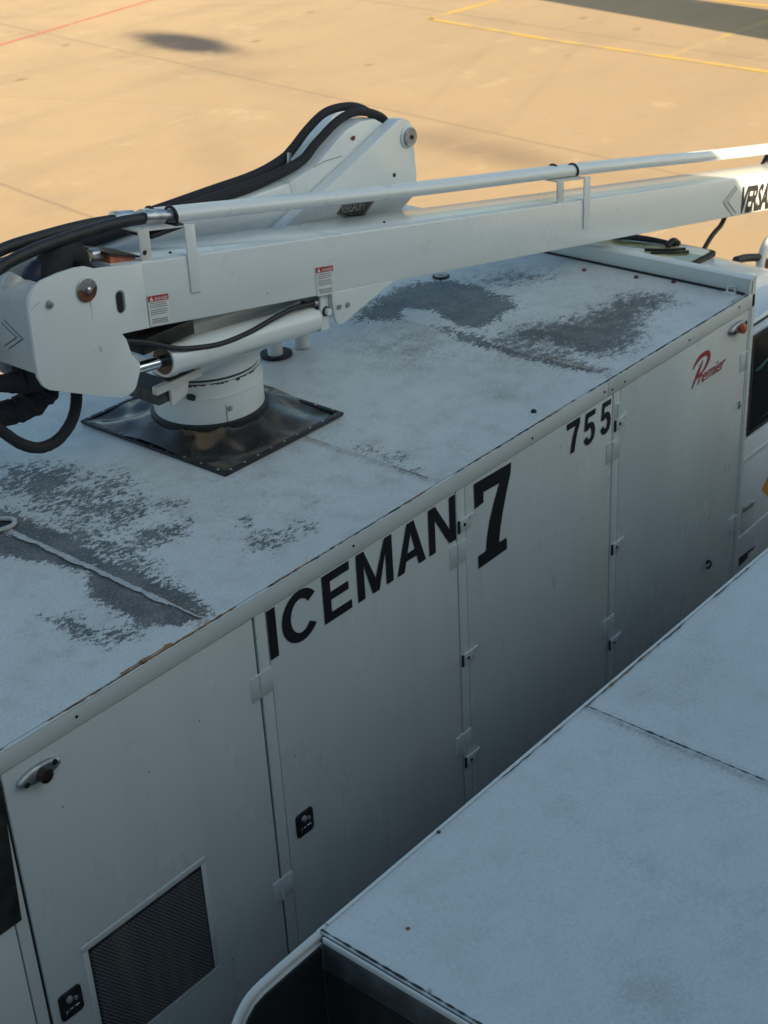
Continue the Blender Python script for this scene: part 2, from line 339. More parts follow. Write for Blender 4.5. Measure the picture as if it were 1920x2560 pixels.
def obj(name, bm, mat, parent=None, smooth=25, recalc=True):
    if recalc: bmesh.ops.recalc_face_normals(bm, faces=bm.faces[:])
    me = bpy.data.meshes.new(name); 
    o0 = base_of(parent)
    if o0.length: bmesh.ops.translate(bm, verts=bm.verts[:], vec=-o0)
    bm.to_mesh(me); bm.free()
    me.materials.append(MAT[mat])
    o = bpy.data.objects.new(name, me); C.objects.link(o)
    if parent is not None: o.parent = parent
    if smooth:
        me.shade_smooth(); me.set_sharp_from_angle(angle=math.radians(smooth))
    return o
def base_of(p):
    while p is not None and p.parent is not None: p = p.parent
    return p.location.copy() if p is not None else Vector((0, 0, 0))
def thing(name, label, cat, loc=(0,0,0), group=None):
    o = bpy.data.objects.new(name, None); C.objects.link(o); o.location = loc; o.empty_display_size = 0.3
    o['label'] = label; o['category'] = cat
    if group: o['group'] = group
    return o
def text_bm(bm, body, M, offset=0.0, size=1.0, align='LEFT'):
    cu = bpy.data.curves.new('lettering', 'FONT'); cu.body = body; cu.size = size; cu.offset = offset; cu.align_x = align
    t = bpy.data.objects.new('lettering', cu); C.objects.link(t)
    dg = bpy.context.evaluated_depsgraph_get(); me = bpy.data.meshes.new_from_object(t.evaluated_get(dg))
    tb = bmesh.new(); tb.from_mesh(me); merge(bm, tb, M)
    bpy.data.objects.remove(t); bpy.data.curves.remove(cu); bpy.data.meshes.remove(me)
def face_M(x, z, y, sx, sz, ang=0.0, shear=0.0):
    """text plane on a wall facing -y: local x -> world x, local y -> world z"""
    M = Matrix(((math.cos(ang), 0-math.sin(ang), 0, 0), (0, 0, 0, 0), (math.sin(ang), math.cos(ang), 0, 0), (0, 0, 0, 1)))
    Sx = Matrix(((sx, shear*sz, 0, 0), (0, sz, 0, 0), (0, 0, 1, 0), (0, 0, 0, 1)))
    R = M @ Sx; R.translation = Vector((x, y, z)); return R
def B(): return bmesh.new()

# ------------------------------------------------------------------ the setting: ground and lines
bm = B(); s = 900
bmesh.ops.create_grid(bm, x_segments=8, y_segments=8, size=s)
g = obj('ground', bm, 'concrete', smooth=0); g['kind'] = 'structure'; g['label'] = 'tan concrete apron with faint slab joints, stains and painted shadow patches'
def ground_line(name, pts, wid, mat, label):
    bm = B(); p = [Vector(q) for q in pts]
    for a, b_ in zip(p, p[1:]):
        d = (b_-a).normalized(); n_ = Vector((-d.y, d.x))*wid/2
        L = (b_-a).length; k = max(2, int(L/0.6))
        prev = None
        for i in range(k+1):
            q = a+(b_-a)*i/k
            pr = (bm.verts.new((*(q+n_), 0.004)), bm.verts.new((*(q-n_), 0.004)))
            if prev: bm.faces.new((prev[0], prev[1], pr[1], pr[0]))
            prev = pr
    o = obj(name, bm, mat, smooth=0); o['kind'] = 'structure'; o['label'] = label
ground_line('red_line', [(8.0, 20.6), (18.19, 22.45), (23.03, 23.37), (40, 26.6)], 0.09, 'red_line_paint', 'thin red painted line across the apron')
ground_line('yellow_line', [(24.0, 17.0-0.72), (23.43, 13.24), (23.11, 10.35), (22.87, 8.3), (22.3, 3.0)], 0.16, 'yellow_line_paint', 'long yellow painted bay line on the apron')
ground_line('yellow_line', [(23.98, 16.27), (26.22, 16.23), (33, 16.1)], 0.17, 'yellow_line_paint', 'yellow painted line branching at the far bay corner')
ground_line('yellow_line', [(23.20, 10.35), (24.86, 10.30), (33, 10.1)], 0.17, 'yellow_line_paint', 'yellow painted line branching into the shadow band')
ground_line('yellow_line', [(28.15, 13.2), (27.62, 9.0), (27.2, 5.0)], 0.16, 'yellow_line_paint', 'yellow painted line beyond the shadow band')

bm = B()  # unseen dark sheet, added to cut light bouncing onto the truck sides
for xa in range(-30, 60, 6): flat(bm, [(xa, -6.8), (xa+6, -6.8), (xa+6, 2.3), (xa, 2.3)], 0.003, axis='z')
o = obj('bounce_cut_sheet', bm, 'asphalt', smooth=0); o['kind'] = 'structure'; o['label'] = 'dark asphalt sheet added under the trucks to cut bounced light'
# unseen shade casters, added and shaped to shade the trucks and the apron
t = thing('truck_shade_block', 'unseen pale block added to shade the trucks, its end sloped to the shadow edge', 'building', (-8, -12, 0))
HB = 8.2; back = 7.77/TRAV.y; ex, ez = 7.753-TRAV.x*back, 3.155+back*math.tan(SUN_EL)
def end_x(z): return ex-(z-ez)/1.19
bm = B(); prism(bm, [(-40, 0), (end_x(0), 0), (end_x(HB), HB), (-40, HB)], -18.0, -7.0); obj('wall', bm, 'shade_block_wall', t, smooth=0)
bm = B(); box(bm, -40.2, end_x(HB)-0.4, -18.2, -7.05, HB+0.002, HB+0.12, 0.01); obj('roof', bm, 'galvanised', t)
for i in range(9):
    x = -34+i*4.4; bm = B(); box(bm, x, x+3.2, -7.02, -6.97, 4.2, 6.0, 0.01); obj('window', bm, 'shade_block_glass', t)
hx = 1/math.tan(SUN_EL)
CH = 3.0  # height of the unseen slab added to cast the dark band
def shade_src(px, py, h): return (px-TRAV.x*h*hx, py-TRAV.y*h*hx)
t = thing('band_shade_slab', 'unseen flat slab on posts added to cast the apron shadow band', 'canopy', (*shade_src(26.4, 4, CH), 0))
P = [shade_src(x, y, CH) for x, y in ((28.2, 21.5), (26.58, 15.42), (25.08, 9.47), (23.3, 2.4), (25.6, 1.0), (27.53, 10.76), (27.87, 12.53), (29.0, 18.5))]
bm = B(); prism(bm, P, CH-0.02, CH, axis='z'); obj('shade_slab_top', bm, 'galvanised', t, smooth=0)
for q in ((24.6, 3.2), (25.4, 5.6)):
    x, y = shade_src(*q, CH); bm = B(); cyl(bm, (x, y, 0), (x, y, CH-0.03), 0.09); obj('post', bm, 'galvanised', t)

# ------------------------------------------------------------------ weathered roof sheets
def poly_sd(P, X, Y):
    P = np.array(P); n = len(P); inside = np.zeros(X.shape, bool); d = np.full(X.shape, 1e9)
    for i in range(n):
        x0, y0 = P[i]; x1, y1 = P[(i+1) % n]
        c_ = ((y0 > Y) != (y1 > Y)) & (X < (x1-x0)*(Y-y0)/((y1-y0) if y1 != y0 else 1e-9)+x0); inside ^= c_
        ex, ey = x1-x0, y1-y0; tt = np.clip(((X-x0)*ex+(Y-y0)*ey)/(ex*ex+ey*ey+1e-12), 0, 1)
        d = np.minimum(d, np.hypot(X-x0-tt*ex, Y-y0-tt*ey))
    return np.where(inside, d, -d)
def soft(P, X, Y, s_, k):
    t_ = np.clip((poly_sd(P, X, Y)+s_)/(2*s_), 0, 1); return k*t_*t_*(3-2*t_)
def roof_sheet(name, parent, x0, x1, y0, y1, z, step, wear, fuzz, dirt, rust, age=1.0, clean=()):
    nx = int((x1-x0)/step)+1; ny = int((y1-y0)/step)+1
    xs = np.linspace(x0, x1, nx); ys = np.linspace(y0, y1, ny); X, Y = np.meshgrid(xs, ys)
    bz = base_of(parent)
    dz = 0.004*np.sin(X*2.1+1)*np.sin(Y*1.7)+0.003*np.sin(X*5.3+Y*3.1)
    edge = np.clip(np.minimum(np.minimum(X-x0, x1-X), np.minimum(Y-y0, y1-Y))/0.15, 0, 1)
    co = np.stack([X-bz.x, Y-bz.y, z+dz*edge-bz.z], -1).reshape(-1, 3)
    idx = np.arange(nx*ny).reshape(ny, nx)
    F = np.stack([idx[:-1, :-1], idx[:-1, 1:], idx[1:, 1:], idx[1:, :-1]], -1).reshape(-1, 4)
    me = bpy.data.meshes.new(name); me.from_pydata(co.tolist(), [], F.tolist()); me.materials.append(MAT['roof_paint'])
    def comb(L):
        a = np.zeros(X.shape)
        for P, s_, k in L: a = np.maximum(a, soft(P, X, Y, s_, k))
        return a
    keep = 1-comb(clean)
    for nm, arr in (('wear', np.maximum(comb(wear), comb(fuzz))*keep), ('fuzzy', (comb(fuzz) > comb(wear))*1.0), ('dirt', comb(dirt)), ('age', X*0+age), ('rust', comb(rust))):
        at = me.attributes.new(nm, 'FLOAT', 'POINT'); at.data.foreach_set('value', arr.reshape(-1).astype(np.float32))
    me.shade_smooth()
    o = bpy.data.objects.new(name, me); C.objects.link(o); o.parent = parent; return o

# ------------------------------------------------------------------ the deicing truck
truck = thing('deicing_truck', 'white deicing truck lettered ICEMAN 7 with folded boom on its peeling roof', 'truck', (0, 0, 0))
W_, XE = 2.35, 6.53
bm = B(); box(bm, 0.6, XE-0.002, 0.014, W_, 0.85, 2.99, 0.004); body = obj('body', bm, 'dark_panel', truck)
# fixed strips of the side wall between the doors, and the rail above them
def side(name, x0, x1, z0, z1, mat='trim_paint', y=0.0, d=0.013, parent=None, bev=0.002):
    bm = B(); box(bm, x0, x1, y, y+d, z0, z1, bev); return obj(name, bm, mat, parent or truck)
for x0, x1 in ((2.983, 3.034), (4.115, 4.167), (5.252, 5.305), (6.489, XE), (1.849, 1.893)):
    side('door_post', x0, x1, 0.95, 2.923)
side('rail', 0.6, 5.199, 2.927, 2.994, y=-0.004, d=0.017)
side('rail', 5.203, XE, 2.927, 2.994, y=-0.004, d=0.017)
side('sill_panel', 0.6, XE, 0.85, 0.945)
side('rear_panel', 0.6, 1.843, 0.95, 2.372)
side('rear_panel', 0.6, 1.15, 2.376, 2.923)
bm = B(); prism(bm, [(1.16, 2.377), (1.868, 2.377), (1.8965, 2.897), (1.16, 2.897)], -0.006, 0.0); obj('rear_window', bm, 'dark_panel', truck)

def rr(x0, x1, z0, z1, r, k=5):
    P = []
    for cx, cz, a0 in ((x1-r, z1-r, 0), (x0+r, z1-r, 90), (x0+r, z0+r, 180), (x1-r, z0+r, 270)):
        for i in range(k+1):
            a_ = math.radians(a0+90*i/k); P.append((cx+r*math.cos(a_), cz+r*math.sin(a_)))
    return P
def door(x0, x1):
    return side('door', x0, x1, 0.95, 2.921, 'body_paint', d=0.013, bev=0.003)
def hinge(d, x0, x1, z0, z1, xp):
    bm = B(); box(bm, x0, x1, -0.0028, 0.001, z0, z1, 0.001); cyl(bm, (xp, -0.002, z0+0.002), (xp, -0.002, z1-0.002), 0.006, 10)
    obj('hinge', bm, 'body_paint', d)
def catch(d, x, z):
    bm = B(); box(bm, x+0.012, x+0.075, -0.010, -0.0005, z-0.030, z+0.024, 0.003); prism(bm, [(x+0.07, z+0.01), (x+0.1, z+0.02), (x+0.1, z+0.026), (x+0.07, z+0.024)], -0.013, -0.004)
    c_ = obj('catch', bm, 'body_paint', d)
    bm = B(); disc(bm, (x+0.038, -0.010, z-0.004), 0.008, th=0.002); box(bm, x+0.003, x+0.0115, -0.007, -0.0005, z-0.034, z+0.02); obj('catch_bolt', bm, 'dark_recess', d)
def paddle(d, x0, x1, z0, z1):
    bm = B(); prism(bm, rr(x0, x1, z0, z1, 0.016), -0.008, 0.001, 0.003); l = obj('latch', bm, 'black_rubber', d)
    xm, zm = (x0+x1)/2, (z0+z1)/2
    bm = B(); box(bm, x0+0.018, x1-0.016, -0.013, -0.006, z0+0.016, z0+0.040, 0.004); obj('latch_paddle', bm, 'chrome_rod', d)
    bm = B(); disc(bm, (xm-0.008, -0.008, zm+0.026), 0.013, th=0.008, bulge=0.004); disc(bm, (xm+0.018, -0.008, zm+0.014), 0.008, th=0.006); obj('latch_lock', bm, 'zinc', d)
def marker_light(d, cx, cz, lens):
    bm = B()
    P = [(cx+0.082*math.cos(a_), cz+0.030*math.sin(a_)) for a_ in (2*math.pi*i/28 for i in range(28))]
    prism(bm, P, -0.022, 0.001, 0.012, seg=4); ml = obj('marker_light', bm, 'zinc', d)
    bm = B(); disc(bm, (cx+0.006, -0.021, cz-0.004), 0.026, th=0.022, bulge=0.006); obj('lens', bm, lens, d)
    for e_ in (-1, 1):
        bm = B(); disc(bm, (cx+0.055*e_, -0.018, cz+0.010*e_), 0.010, th=0.006); obj('lens_screw', bm, 'dark_recess', d)
d1 = door(1.906, 2.971); d2 = door(3.038, 4.108); d3 = door(4.171, 5.245); d4 = door(5.309, 6.483)
for d, x0, x1, xp in ((d1, 2.931, 3.038, 2.977), (d2, 4.063, 4.168, 4.112), (d3, 5.201, 5.306, 5.249)):
    hinge(d, x0, x1, 2.588, 2.690, xp); hinge(d, x0, x1, 1.640, 1.746, xp)
for z0 in (2.600, 1.655): hinge(d4, 6.424, 6.512, z0, z0+0.10, 6.486)
hinge(d3, 5.262, 5.307, 2.779, 2.866, 5.284)
for d, x in ((d3, 4.115), (d4, 5.258)):
    for z in (2.765, 2.123, 1.588): catch(d, x, z)
paddle(d1, 1.934, 2.028, 1.866, 1.978); paddle(d2, 3.079, 3.171, 1.867, 1.976)
marker_light(d1, 2.028, 2.860, 'dark_lens'); marker_light(d4, 6.362, 2.870, 'orange_lens')
bm = B(); box(bm, 6.437, 6.452, -0.006, 0, 2.395, 2.44, 0.002); disc(bm, (6.448, -0.006, 2.41), 0.006, th=0.004); obj('stop', bm, 'zinc', d4)
bm = B(); tube(bm, [(6.215, -0.002, 1.605), (6.205, -0.025, 1.60), (6.185, -0.025, 1.585), (6.178, -0.012, 1.58)], 0.006, 8); disc(bm, (6.205, 0, 1.60), 0.012, th=0.005); obj('hook', bm, 'black_rubber', d4)
# vent in the rear door: frame, hexagon mesh and the dark radiator behind it
vx0, vx1, vz0, vz1 = 2.083, 2.601, 1.582, 2.077
bm = B(); box(bm, vx0, vx1, -0.0015, 0.001, vz0, vz1); vent = obj('vent', bm, 'radiator', d1)
bm = B()
for (a, b_, c_, e_) in ((vx0-0.024, vx1+0.024, vz1, vz1+0.026), (vx0-0.024, vx1+0.024, vz0-0.02, vz0), (vx0-0.024, vx0, vz0, vz1), (vx1, vx1+0.024, vz0, vz1)):
    box(bm, a, b_, -0.0028, 0.001, c_, e_, 0.001)
obj('vent_frame', bm, 'body_paint', d1)
bm = B(); hw, hh, wd = 0.0150, 0.0092, 0.0012
ni, nj = int((vx1-vx0)/hw), int((vz1-vz0)/hh)
for j in range(nj):
    for i in range(ni):
        cx = vx0+(i+(0.5 if j % 2 else 0.0)+0.25)*hw; cz = vz0+(j+0.5)*hh
        p = [(cx-hw/2, cz-hh*0.3), (cx, cz-hh*0.68), (cx+hw/2, cz-hh*0.3), (cx+hw/2, cz+hh*0.3)]
        if cx-hw/2 < vx0 or cx+hw/2 > vx1: continue
        for q in ((p[0], p[1]), (p[1], p[2]), (p[2], p[3])):
            (ax_, az_), (bx_, bz_) = q; dd = Vector((bx_-ax_, bz_-az_)).normalized(); nx_, nz_ = -dd.y*wd, dd.x*wd
            bm.faces.new([bm.verts.new((u_, -0.0035, v_)) for u_, v_ in ((ax_+nx_, az_+nz_), (bx_+nx_, bz_+nz_), (bx_-nx_, bz_-nz_), (ax_-nx_, az_-nz_))])
obj('vent_mesh', bm, 'mesh_metal', d1, smooth=0)
# rivets along the rail
for x, z in ((4.627, 2.953), (5.170, 2.962), (5.233, 2.950), (5.332, 2.952), (5.894, 2.960), (6.37, 2.972), (3.5, 2.966), (2.2, 2.965)):
    bm = B(); disc(bm, (x, -0.0045, z), 0.0055, th=0.002); obj('rivet', bm, 'dark_recess', truck)

# lettering
YD = -0.0025
bm = B()
def rect(x0, x1, z0, z1, y=YD): flat(bm, [(x0, z0), (x1, z0), (x1, z1), (x0, z1)], y)
zt, zb = 2.917, 2.713
rect(3.037, 3.080, zb, zt)
def ring_arc(cx, cz, ax_, az_, t1, t2, a0, a1, k=28):
    o_, i_ = [], []
    for j in range(k+1):
        a_ = math.radians(a0+(a1-a0)*j/k)
        o_.append((cx+ax_*math.cos(a_), cz+az_*math.sin(a_))); i_.append((cx+(ax_-t1)*math.cos(a_), cz+(az_-t2)*math.sin(a_)))
    for j in range(k): flat(bm, [o_[j], o_[j+1], i_[j+1], i_[j]], YD)
ring_arc(3.205, 2.816, 0.098, 0.106, 0.046, 0.037, 36, 322)
rect(3.323, 3.365, zb, zt); rect(3.365, 3.471, zt-0.037, zt); rect(3.365, 3.462, 2.801, 2.836); rect(3.365, 3.475, zb, zb+0.037)
flat(bm, [(3.510, zb), (3.550, zb), (3.550, zt-0.06), (3.553, zt), (3.510, zt)], YD); flat(bm, [(3.715, zb), (3.675, zb), (3.675, zt-0.06), (3.672, zt), (3.715, zt)], YD)
flat(bm, [(3.5505, zt), (3.553, zt), (3.6128, 2.775), (3.6128, zb), (3.594, zb), (3.5505, zt-0.06)], YD-0.0006); flat(bm, [(3.672, zt), (3.6745, zt), (3.6745, zt-0.06), (3.631, zb), (3.6132, zb), (3.6132, 2.775)], YD-0.0006)
flat(bm, [(3.738, zb), (3.781, zb), (3.826, 2.868), (3.826, zt), (3.805, zt)], YD); flat(bm, [(3.912, zb), (3.869, zb), (3.8265, 2.868), (3.8265, zt), (3.847, zt)], YD); flat(bm, [(3.790, 2.757), (3.860, 2.757), (3.850, 2.791), (3.800, 2.791)], YD-0.0006)
rect(3.935, 3.974, zb, zt); rect(4.066, 4.104, zb, zt); flat(bm, [(3.9745, zt), (3.978, zt), (4.0655, 2.775), (4.0655, zb), (4.062, zb), (3.9745, 2.857)], YD)
obj('lettering', bm, 'black_decal', d2, smooth=0)
bm = B()
flat(bm, [(4.226, 2.909), (4.480, 2.903), (4.475, 2.857), (4.445, 2.78), (4.415, 2.69), (4.397, 2.62), (4.389, 2.567), (4.442, 2.565), (4.443, 2.509), (4.246, 2.507), (4.244, 2.567), (4.298, 2.568), (4.307, 2.63), (4.327, 2.70), (4.358, 2.77), (4.396, 2.841), (4.289, 2.846), (4.288, 2.799), (4.229, 2.794)], YD)
obj('lettering', bm, 'black_decal', d3, smooth=0); bm = B()
flat(bm, [(4.883, 2.914), (4.985, 2.914), (4.984, 2.888), (4.963, 2.845), (4.950, 2.80), (4.943, 2.762), (4.911, 2.762), (4.918, 2.80), (4.930, 2.84), (4.950, 2.884), (4.884, 2.884)], YD)
for x0, wf in ((5.012, 0.096), (5.146, 0.086)):
    def q(u, v): return (x0+u*wf, 2.752+v*0.157)
    flat(bm, [q(0.17, 1), q(0.98, 1), q(0.95, 0.83), q(0.38, 0.83), q(0.30, 0.46), q(0.07, 0.46)], YD)
    P = [q(0.24, 0.52), q(0.45, 0.585), q(0.66, 0.56), q(0.78, 0.44), q(0.80, 0.30), q(0.72, 0.16), q(0.50, 0.085), q(0.30, 0.11), q(0.16, 0.25)]
    stroke(bm, [(v.x, v.y) for v in catmull([(a_, b_, 0) for a_, b_ in P], 5)], 0.027, YD-0.0006)
obj('lettering', bm, 'black_decal', d3, smooth=0)
bm = B()
P = [(5.948, 2.790), (5.975, 2.814), (6.015, 2.832), (6.060, 2.835), (6.092, 2.824), (6.098, 2.800), (6.080, 2.770), (6.045, 2.748), (6.008, 2.735), (5.985, 2.735)]
cp = catmull([(a_, b_, 0) for a_, b_ in P], 5)
stroke(bm, [(v.x, v.y) for v in cp], [0.009+0.017*math.sin(min(1, i/len(cp)*1.25)*math.pi)**0.8 if i/len(cp) < 0.8 else 0.014 for i in range(len(cp))], YD)
stroke(bm, [(6.040, 2.806), (6.0, 2.755), (5.970, 2.722), (5.944, 2.690)], [0.008, 0.022, 0.014, 0.008], YD-0.0006)
text_bm(bm, 'remier', face_M(5.992, 2.692, YD-0.0012, 1.12, 1.12, shear=0.5), offset=0.0006, size=0.083)
obj('lettering', bm, 'red_decal', d4, smooth=0)

# roof
WR = {'A': [(5.16, 1.43), (5.48, 1.52), (5.72, 1.51), (5.87, 1.32), (5.8, 1.03), (5.7, 0.87), (5.49, 0.86), (5.29, 0.84), (5.27, 0.97), (5.38, 1.08), (5.4, 1.31), (5.28, 1.24)],
'B': [(5.3, 0.72), (5.53, 0.69), (5.75, 0.52), (6.13, 0.5), (6.27, 0.35), (6.18, 0.26), (5.97, 0.29), (5.65, 0.13), (5.53, 0.12), (5.36, 0.26), (5.28, 0.06), (5.25, 0.36), (5.24, 0.57)],
'B2': [(5.31, 1.08), (5.33, 0.86), (5.3, 0.67), (5.28, 0.37), (5.28, 0.04), (5.23, 0.17), (5.21, 0.54), (5.23, 0.82)],
'C': [(5.95, 1.29), (6.16, 1.23), (6.22, 1.01), (6.09, 0.95), (5.93, 1.07), (5.85, 1.19)],
'D1': [(3.1, 1.57), (3.27, 1.39), (3.28, 1.23), (3.08, 1.13), (2.99, 1.24), (2.97, 1.4)],
'D2': [(3.09, 1.37), (3.36, 1.12), (3.27, 0.83), (3.33, 0.71), (3.07, 0.68), (2.96, 0.71), (2.95, 1.03), (2.85, 1.18)],
'D3': [(2.93, 1.06), (3.03, 0.74), (3.0, 0.53), (2.85, 0.19), (2.78, 0.35), (2.81, 0.63), (2.84, 0.88)],
'E1': [(2.74, 1.09), (2.8, 1.0), (2.81, 0.77), (2.82, 0.5), (2.78, 0.29), (2.81, 0.05), (2.72, 0.08), (2.65, 0.2), (2.67, 0.47), (2.77, 0.6), (2.73, 0.8), (2.66, 0.98), (2.6, 1.3), (2.76, 1.3)],
'E2': [(2.87, 1.25), (2.89, 0.87), (2.86, 0.67), (2.86, 0.45), (2.87, 0.19), (2.82, 0.04), (2.78, 0.29), (2.80, 0.63), (2.80, 1.25)],
'F': [(2.48, 0.51), (2.55, 0.43), (2.53, 0.28), (2.64, 0.17), (2.56, 0.13), (2.48, 0.17), (2.44, 0.32)],
'G': [(3.31, 0.34), (3.53, 0.21), (3.48, 0.15), (3.27, 0.15), (3.18, 0.23)],
'G2': [(3.05, 0.71), (3.26, 0.59), (3.19, 0.51), (3.0, 0.53), (2.99, 0.61)],
'G3': [(3.36, 0.45), (3.42, 0.4), (3.33, 0.33), (3.3, 0.4)],
'H': [(4.81, 0.53), (4.96, 0.46), (4.97, 0.29), (4.84, 0.22), (4.69, 0.31)],
'I': [(5.1, 1.41), (5.27, 1.26), (5.29, 1.01), (5.12, 0.74), (4.88, 0.71), (4.74, 0.92), (4.89, 1.29)],
'J': [(4.08, 0.52), (4.14, 0.32), (4.09, 0.13), (4.02, 0.14), (4.04, 0.4)]}
FR = [(0.6, 0), (6.46, 0), (6.46, 2.3), (0.6, 2.3)]
NR = [(2.4, 0.0), (4.2, 0.0), (4.2, 0.75), (3.5, 0.9), (2.4, 1.4)]
SEAM = lambda x: [(x-0.02, 0), (x+0.02, 0), (x+0.02, 2.3), (x-0.02, 2.3)]
CL = [(5.33, 0.64), (5.46, 0.51), (5.45, 0.35), (5.33, 0.12), (5.32, 0.26), (5.31, 0.48)]
CL2 = [(5.37, 1.31), (5.48, 1.18), (5.39, 1.07), (5.39, 0.83), (5.31, 0.83), (5.32, 1.07), (5.3, 1.21)]
roof = roof_sheet('roof', truck, 0.6, 6.462, 0.012, W_-0.01, 3.0, 0.0195,
    [(WR['A'], 0.12, 1.3), (WR['B2'], 0.08, 1.05), (WR['D1'], 0.12, 0.85), (WR['D2'], 0.14, 0.62), (WR['D3'], 0.10, 0.66), (WR['E1'], 0.06, 1.5), (WR['E2'], 0.06, 1.4), (WR['F'], 0.07, 0.75), (WR['G'], 0.07, 0.52), (WR['G2'], 0.06, 0.66), (WR['G3'], 0.05, 0.6), (WR['J'], 0.06, 0.5), (NR, 0.3, 0.10)],
    [(WR['B'], 0.16, 1.2), (WR['C'], 0.16, 0.75)],
    [(WR['H'], 0.12, 0.75), (WR['I'], 0.22, 1.0), (WR['C'], 0.25, 0.6), (WR['D2'], 0.25, 0.35), (WR['F'], 0.15, 0.5), (FR, 0.05, 0.26), ([(5.0, 0.3), (5.3, 0.3), (5.3, 0.7), (5.0, 0.8)], 0.2, 0.6), ([(6.0, 0.9), (6.4, 0.9), (6.4, 1.6), (5.9, 1.6)], 0.15, 0.4), ([(3.6, 0.55), (4.3, 0.6), (4.3, 0.75), (3.5, 0.8)], 0.1, 0.4)],
    [([(4.1, 0.47), (4.16, 0.44), (4.12, 0.38), (4.03, 0.41)], 0.04, 0.9), (SEAM(4.018), 0.012, 0.35), ([(2.75, -0.05), (2.80, -0.05), (2.80, 0.08), (2.75, 0.08)], 0.03, 0.8), ([(6.2, 0.98), (6.3, 0.95), (6.3, 0.9), (6.2, 0.92)], 0.05, 0.5), ([(2.86, 1.12), (2.93, 1.1), (2.9, 1.0)], 0.05, 0.6)],
    clean=[(CL, 0.06, 0.45), (CL2, 0.045, 0.75)])
# sealing line and rust along the roof's near edge, in broken pieces
def edge_pieces(name, parent, x0, x1, y, z, mat, dens, wid, seed, join=True):
    """a broken line along a roof edge; join keeps hairline necks between the pieces, else each piece is a part of its own"""
    r_ = random.Random(seed); bm = B(); x = x0; prev = None
    while x < x1:
        L = min(r_.uniform(0.03, 0.22), x1-x+0.001); on = r_.random() < dens
        if not on and not join: prev = None
        n_ = max(2, int(L/0.02))
        if on or join:
            for i in range(n_+1):
                xx = x+L*i/n_; h = (wid*r_.uniform(0.25, 1.0)*(0.4 if i in (0, n_) else 1)) if on else 0.0006; yy = y+r_.uniform(-0.0015, 0.0015)*(1 if on else 0.2)
                if join and prev and i == 0: continue
                pr = (bm.verts.new((xx, yy-h/2, z)), bm.verts.new((xx, yy+h/2, z)))
                if prev: bm.faces.new((prev[0], pr[0], pr[1], prev[1]))
                prev = pr
            if not join:
                obj(name, bm, mat, parent, smooth=0); bm = B(); prev = None
        x += L
    if join: obj(name, bm, mat, parent, smooth=0)
    else: bm.free()
bm = B(); box(bm, 0.6, 6.50, -0.0035, 0.010, 2.9945, 3.0005, 0.0015); obj('roof_edge', bm, 'trim_paint', truck)
edge_pieces('edge_seal', truck, 1.2, 6.48, 0.0035, 3.0014, 'dark_recess', 0.75, 0.010, 3)
edge_pieces('edge_rust', truck, 1.3, 3.3, 0.006, 3.0022, 'rust_paint', 0.7, 0.013, 4, False)
edge_pieces('edge_rust', truck, 2.40, 2.62, 0.012, 3.0060, 'rust_paint', 1.0, 0.020, 14, False)
edge_pieces('edge_rust', truck, 3.3, 5.4, 0.006, 3.0022, 'rust_paint', 0.6, 0.012, 5, False)
# sheet joints across the roof
def ragged(name, x, y0, y1, wid, z, mat, jit):
    bm = B(); n_ = max(3, int((y1-y0)/0.012)); prev = None; o_ = 0
    for i in range(n_+1):
        yy = y0+(y1-y0)*i/n_; o_ = o_*0.7+random.uniform(-jit, jit); o2 = random.uniform(-jit, jit)
        pr = (bm.verts.new((x-wid/2+o_, yy, z)), bm.verts.new((x+wid/2+o2, yy, z)))
        if prev: bm.faces.new((prev[0], pr[0], pr[1], prev[1]))
        prev = pr
    obj(name, bm, mat, truck, smooth=0)
ragged('joint_tape', 2.783, 0.20, 1.05, 0.021, 3.0068, 'tape', 0.004); ragged('joint_tape', 2.785, 0.045, 0.20, 0.008, 3.0068, 'tape', 0.002)
ragged('roof_joint', 2.797, 0.03, 0.22, 0.004, 3.0085, 'rust_paint', 0.001)
ragged('roof_joint', 4.018, 0.06, 0.24, 0.005, 3.0065, 'dark_recess', 0.001); ragged('roof_joint', 4.020, 0.24, 0.60, 0.003, 3.0065, 'grey_print', 0.0008); ragged('roof_joint', 4.02, 0.58, 0.72, 0.005, 3.0065, 'rust_paint', 0.001)
ragged('roof_joint', 5.262, 0.04, 1.3, 0.004, 3.0072, 'grey_print', 0.001); ragged('roof_joint', 5.270, 0.10, 0.42, 0.005, 3.0082, 'rust_paint', 0.0015)
for x, y in ((4.758, 0.082), (6.337, 0.881), (6.389, 0.597), (6.430, 0.402)):
    bm = B(); lathe(bm, x, y, [(0.012, 3.0), (0.012, 3.007), (0.007, 3.012)], 12); obj('bolt', bm, 'rusty_steel' if x > 6 else 'dark_recess', truck)
# front lip of the roof
bm = B(); box(bm, 6.467, 6.5, 0.0, W_, 2.997, 3.082, 0.004); box(bm, 6.4675, 6.54, -0.004, W_, 3.066, 3.0835, 0.004); obj('roof_lip', bm, 'trim_paint', truck)
bm = B(); box(bm, 6.502, 6.535, -0.004, W_, 0.95, 3.065, 0.003); obj('front_wall', bm, 'trim_paint', truck)
edge_pieces('edge_seal', truck, 6.3, 6.46, 0.02, 3.006, 'grease', 1.0, 0.008, 8)
bm = B(); box(bm, 6.455, 6.4665, 0.02, 2.3, 3.0035, 3.0095); obj('lip_seal', bm, 'dark_recess', truck)
bm = B(); tube(bm, [(6.43, 0.10, 3.008), (6.44, 0.10, 3.035), (6.455, 0.07, 3.035), (6.455, 0.07, 3.008)], 0.004, 8); box(bm, 6.42, 6.462, 0.06, 0.12, 3.001, 3.008, 0.001); obj('lug', bm, 'trim_paint', truck)
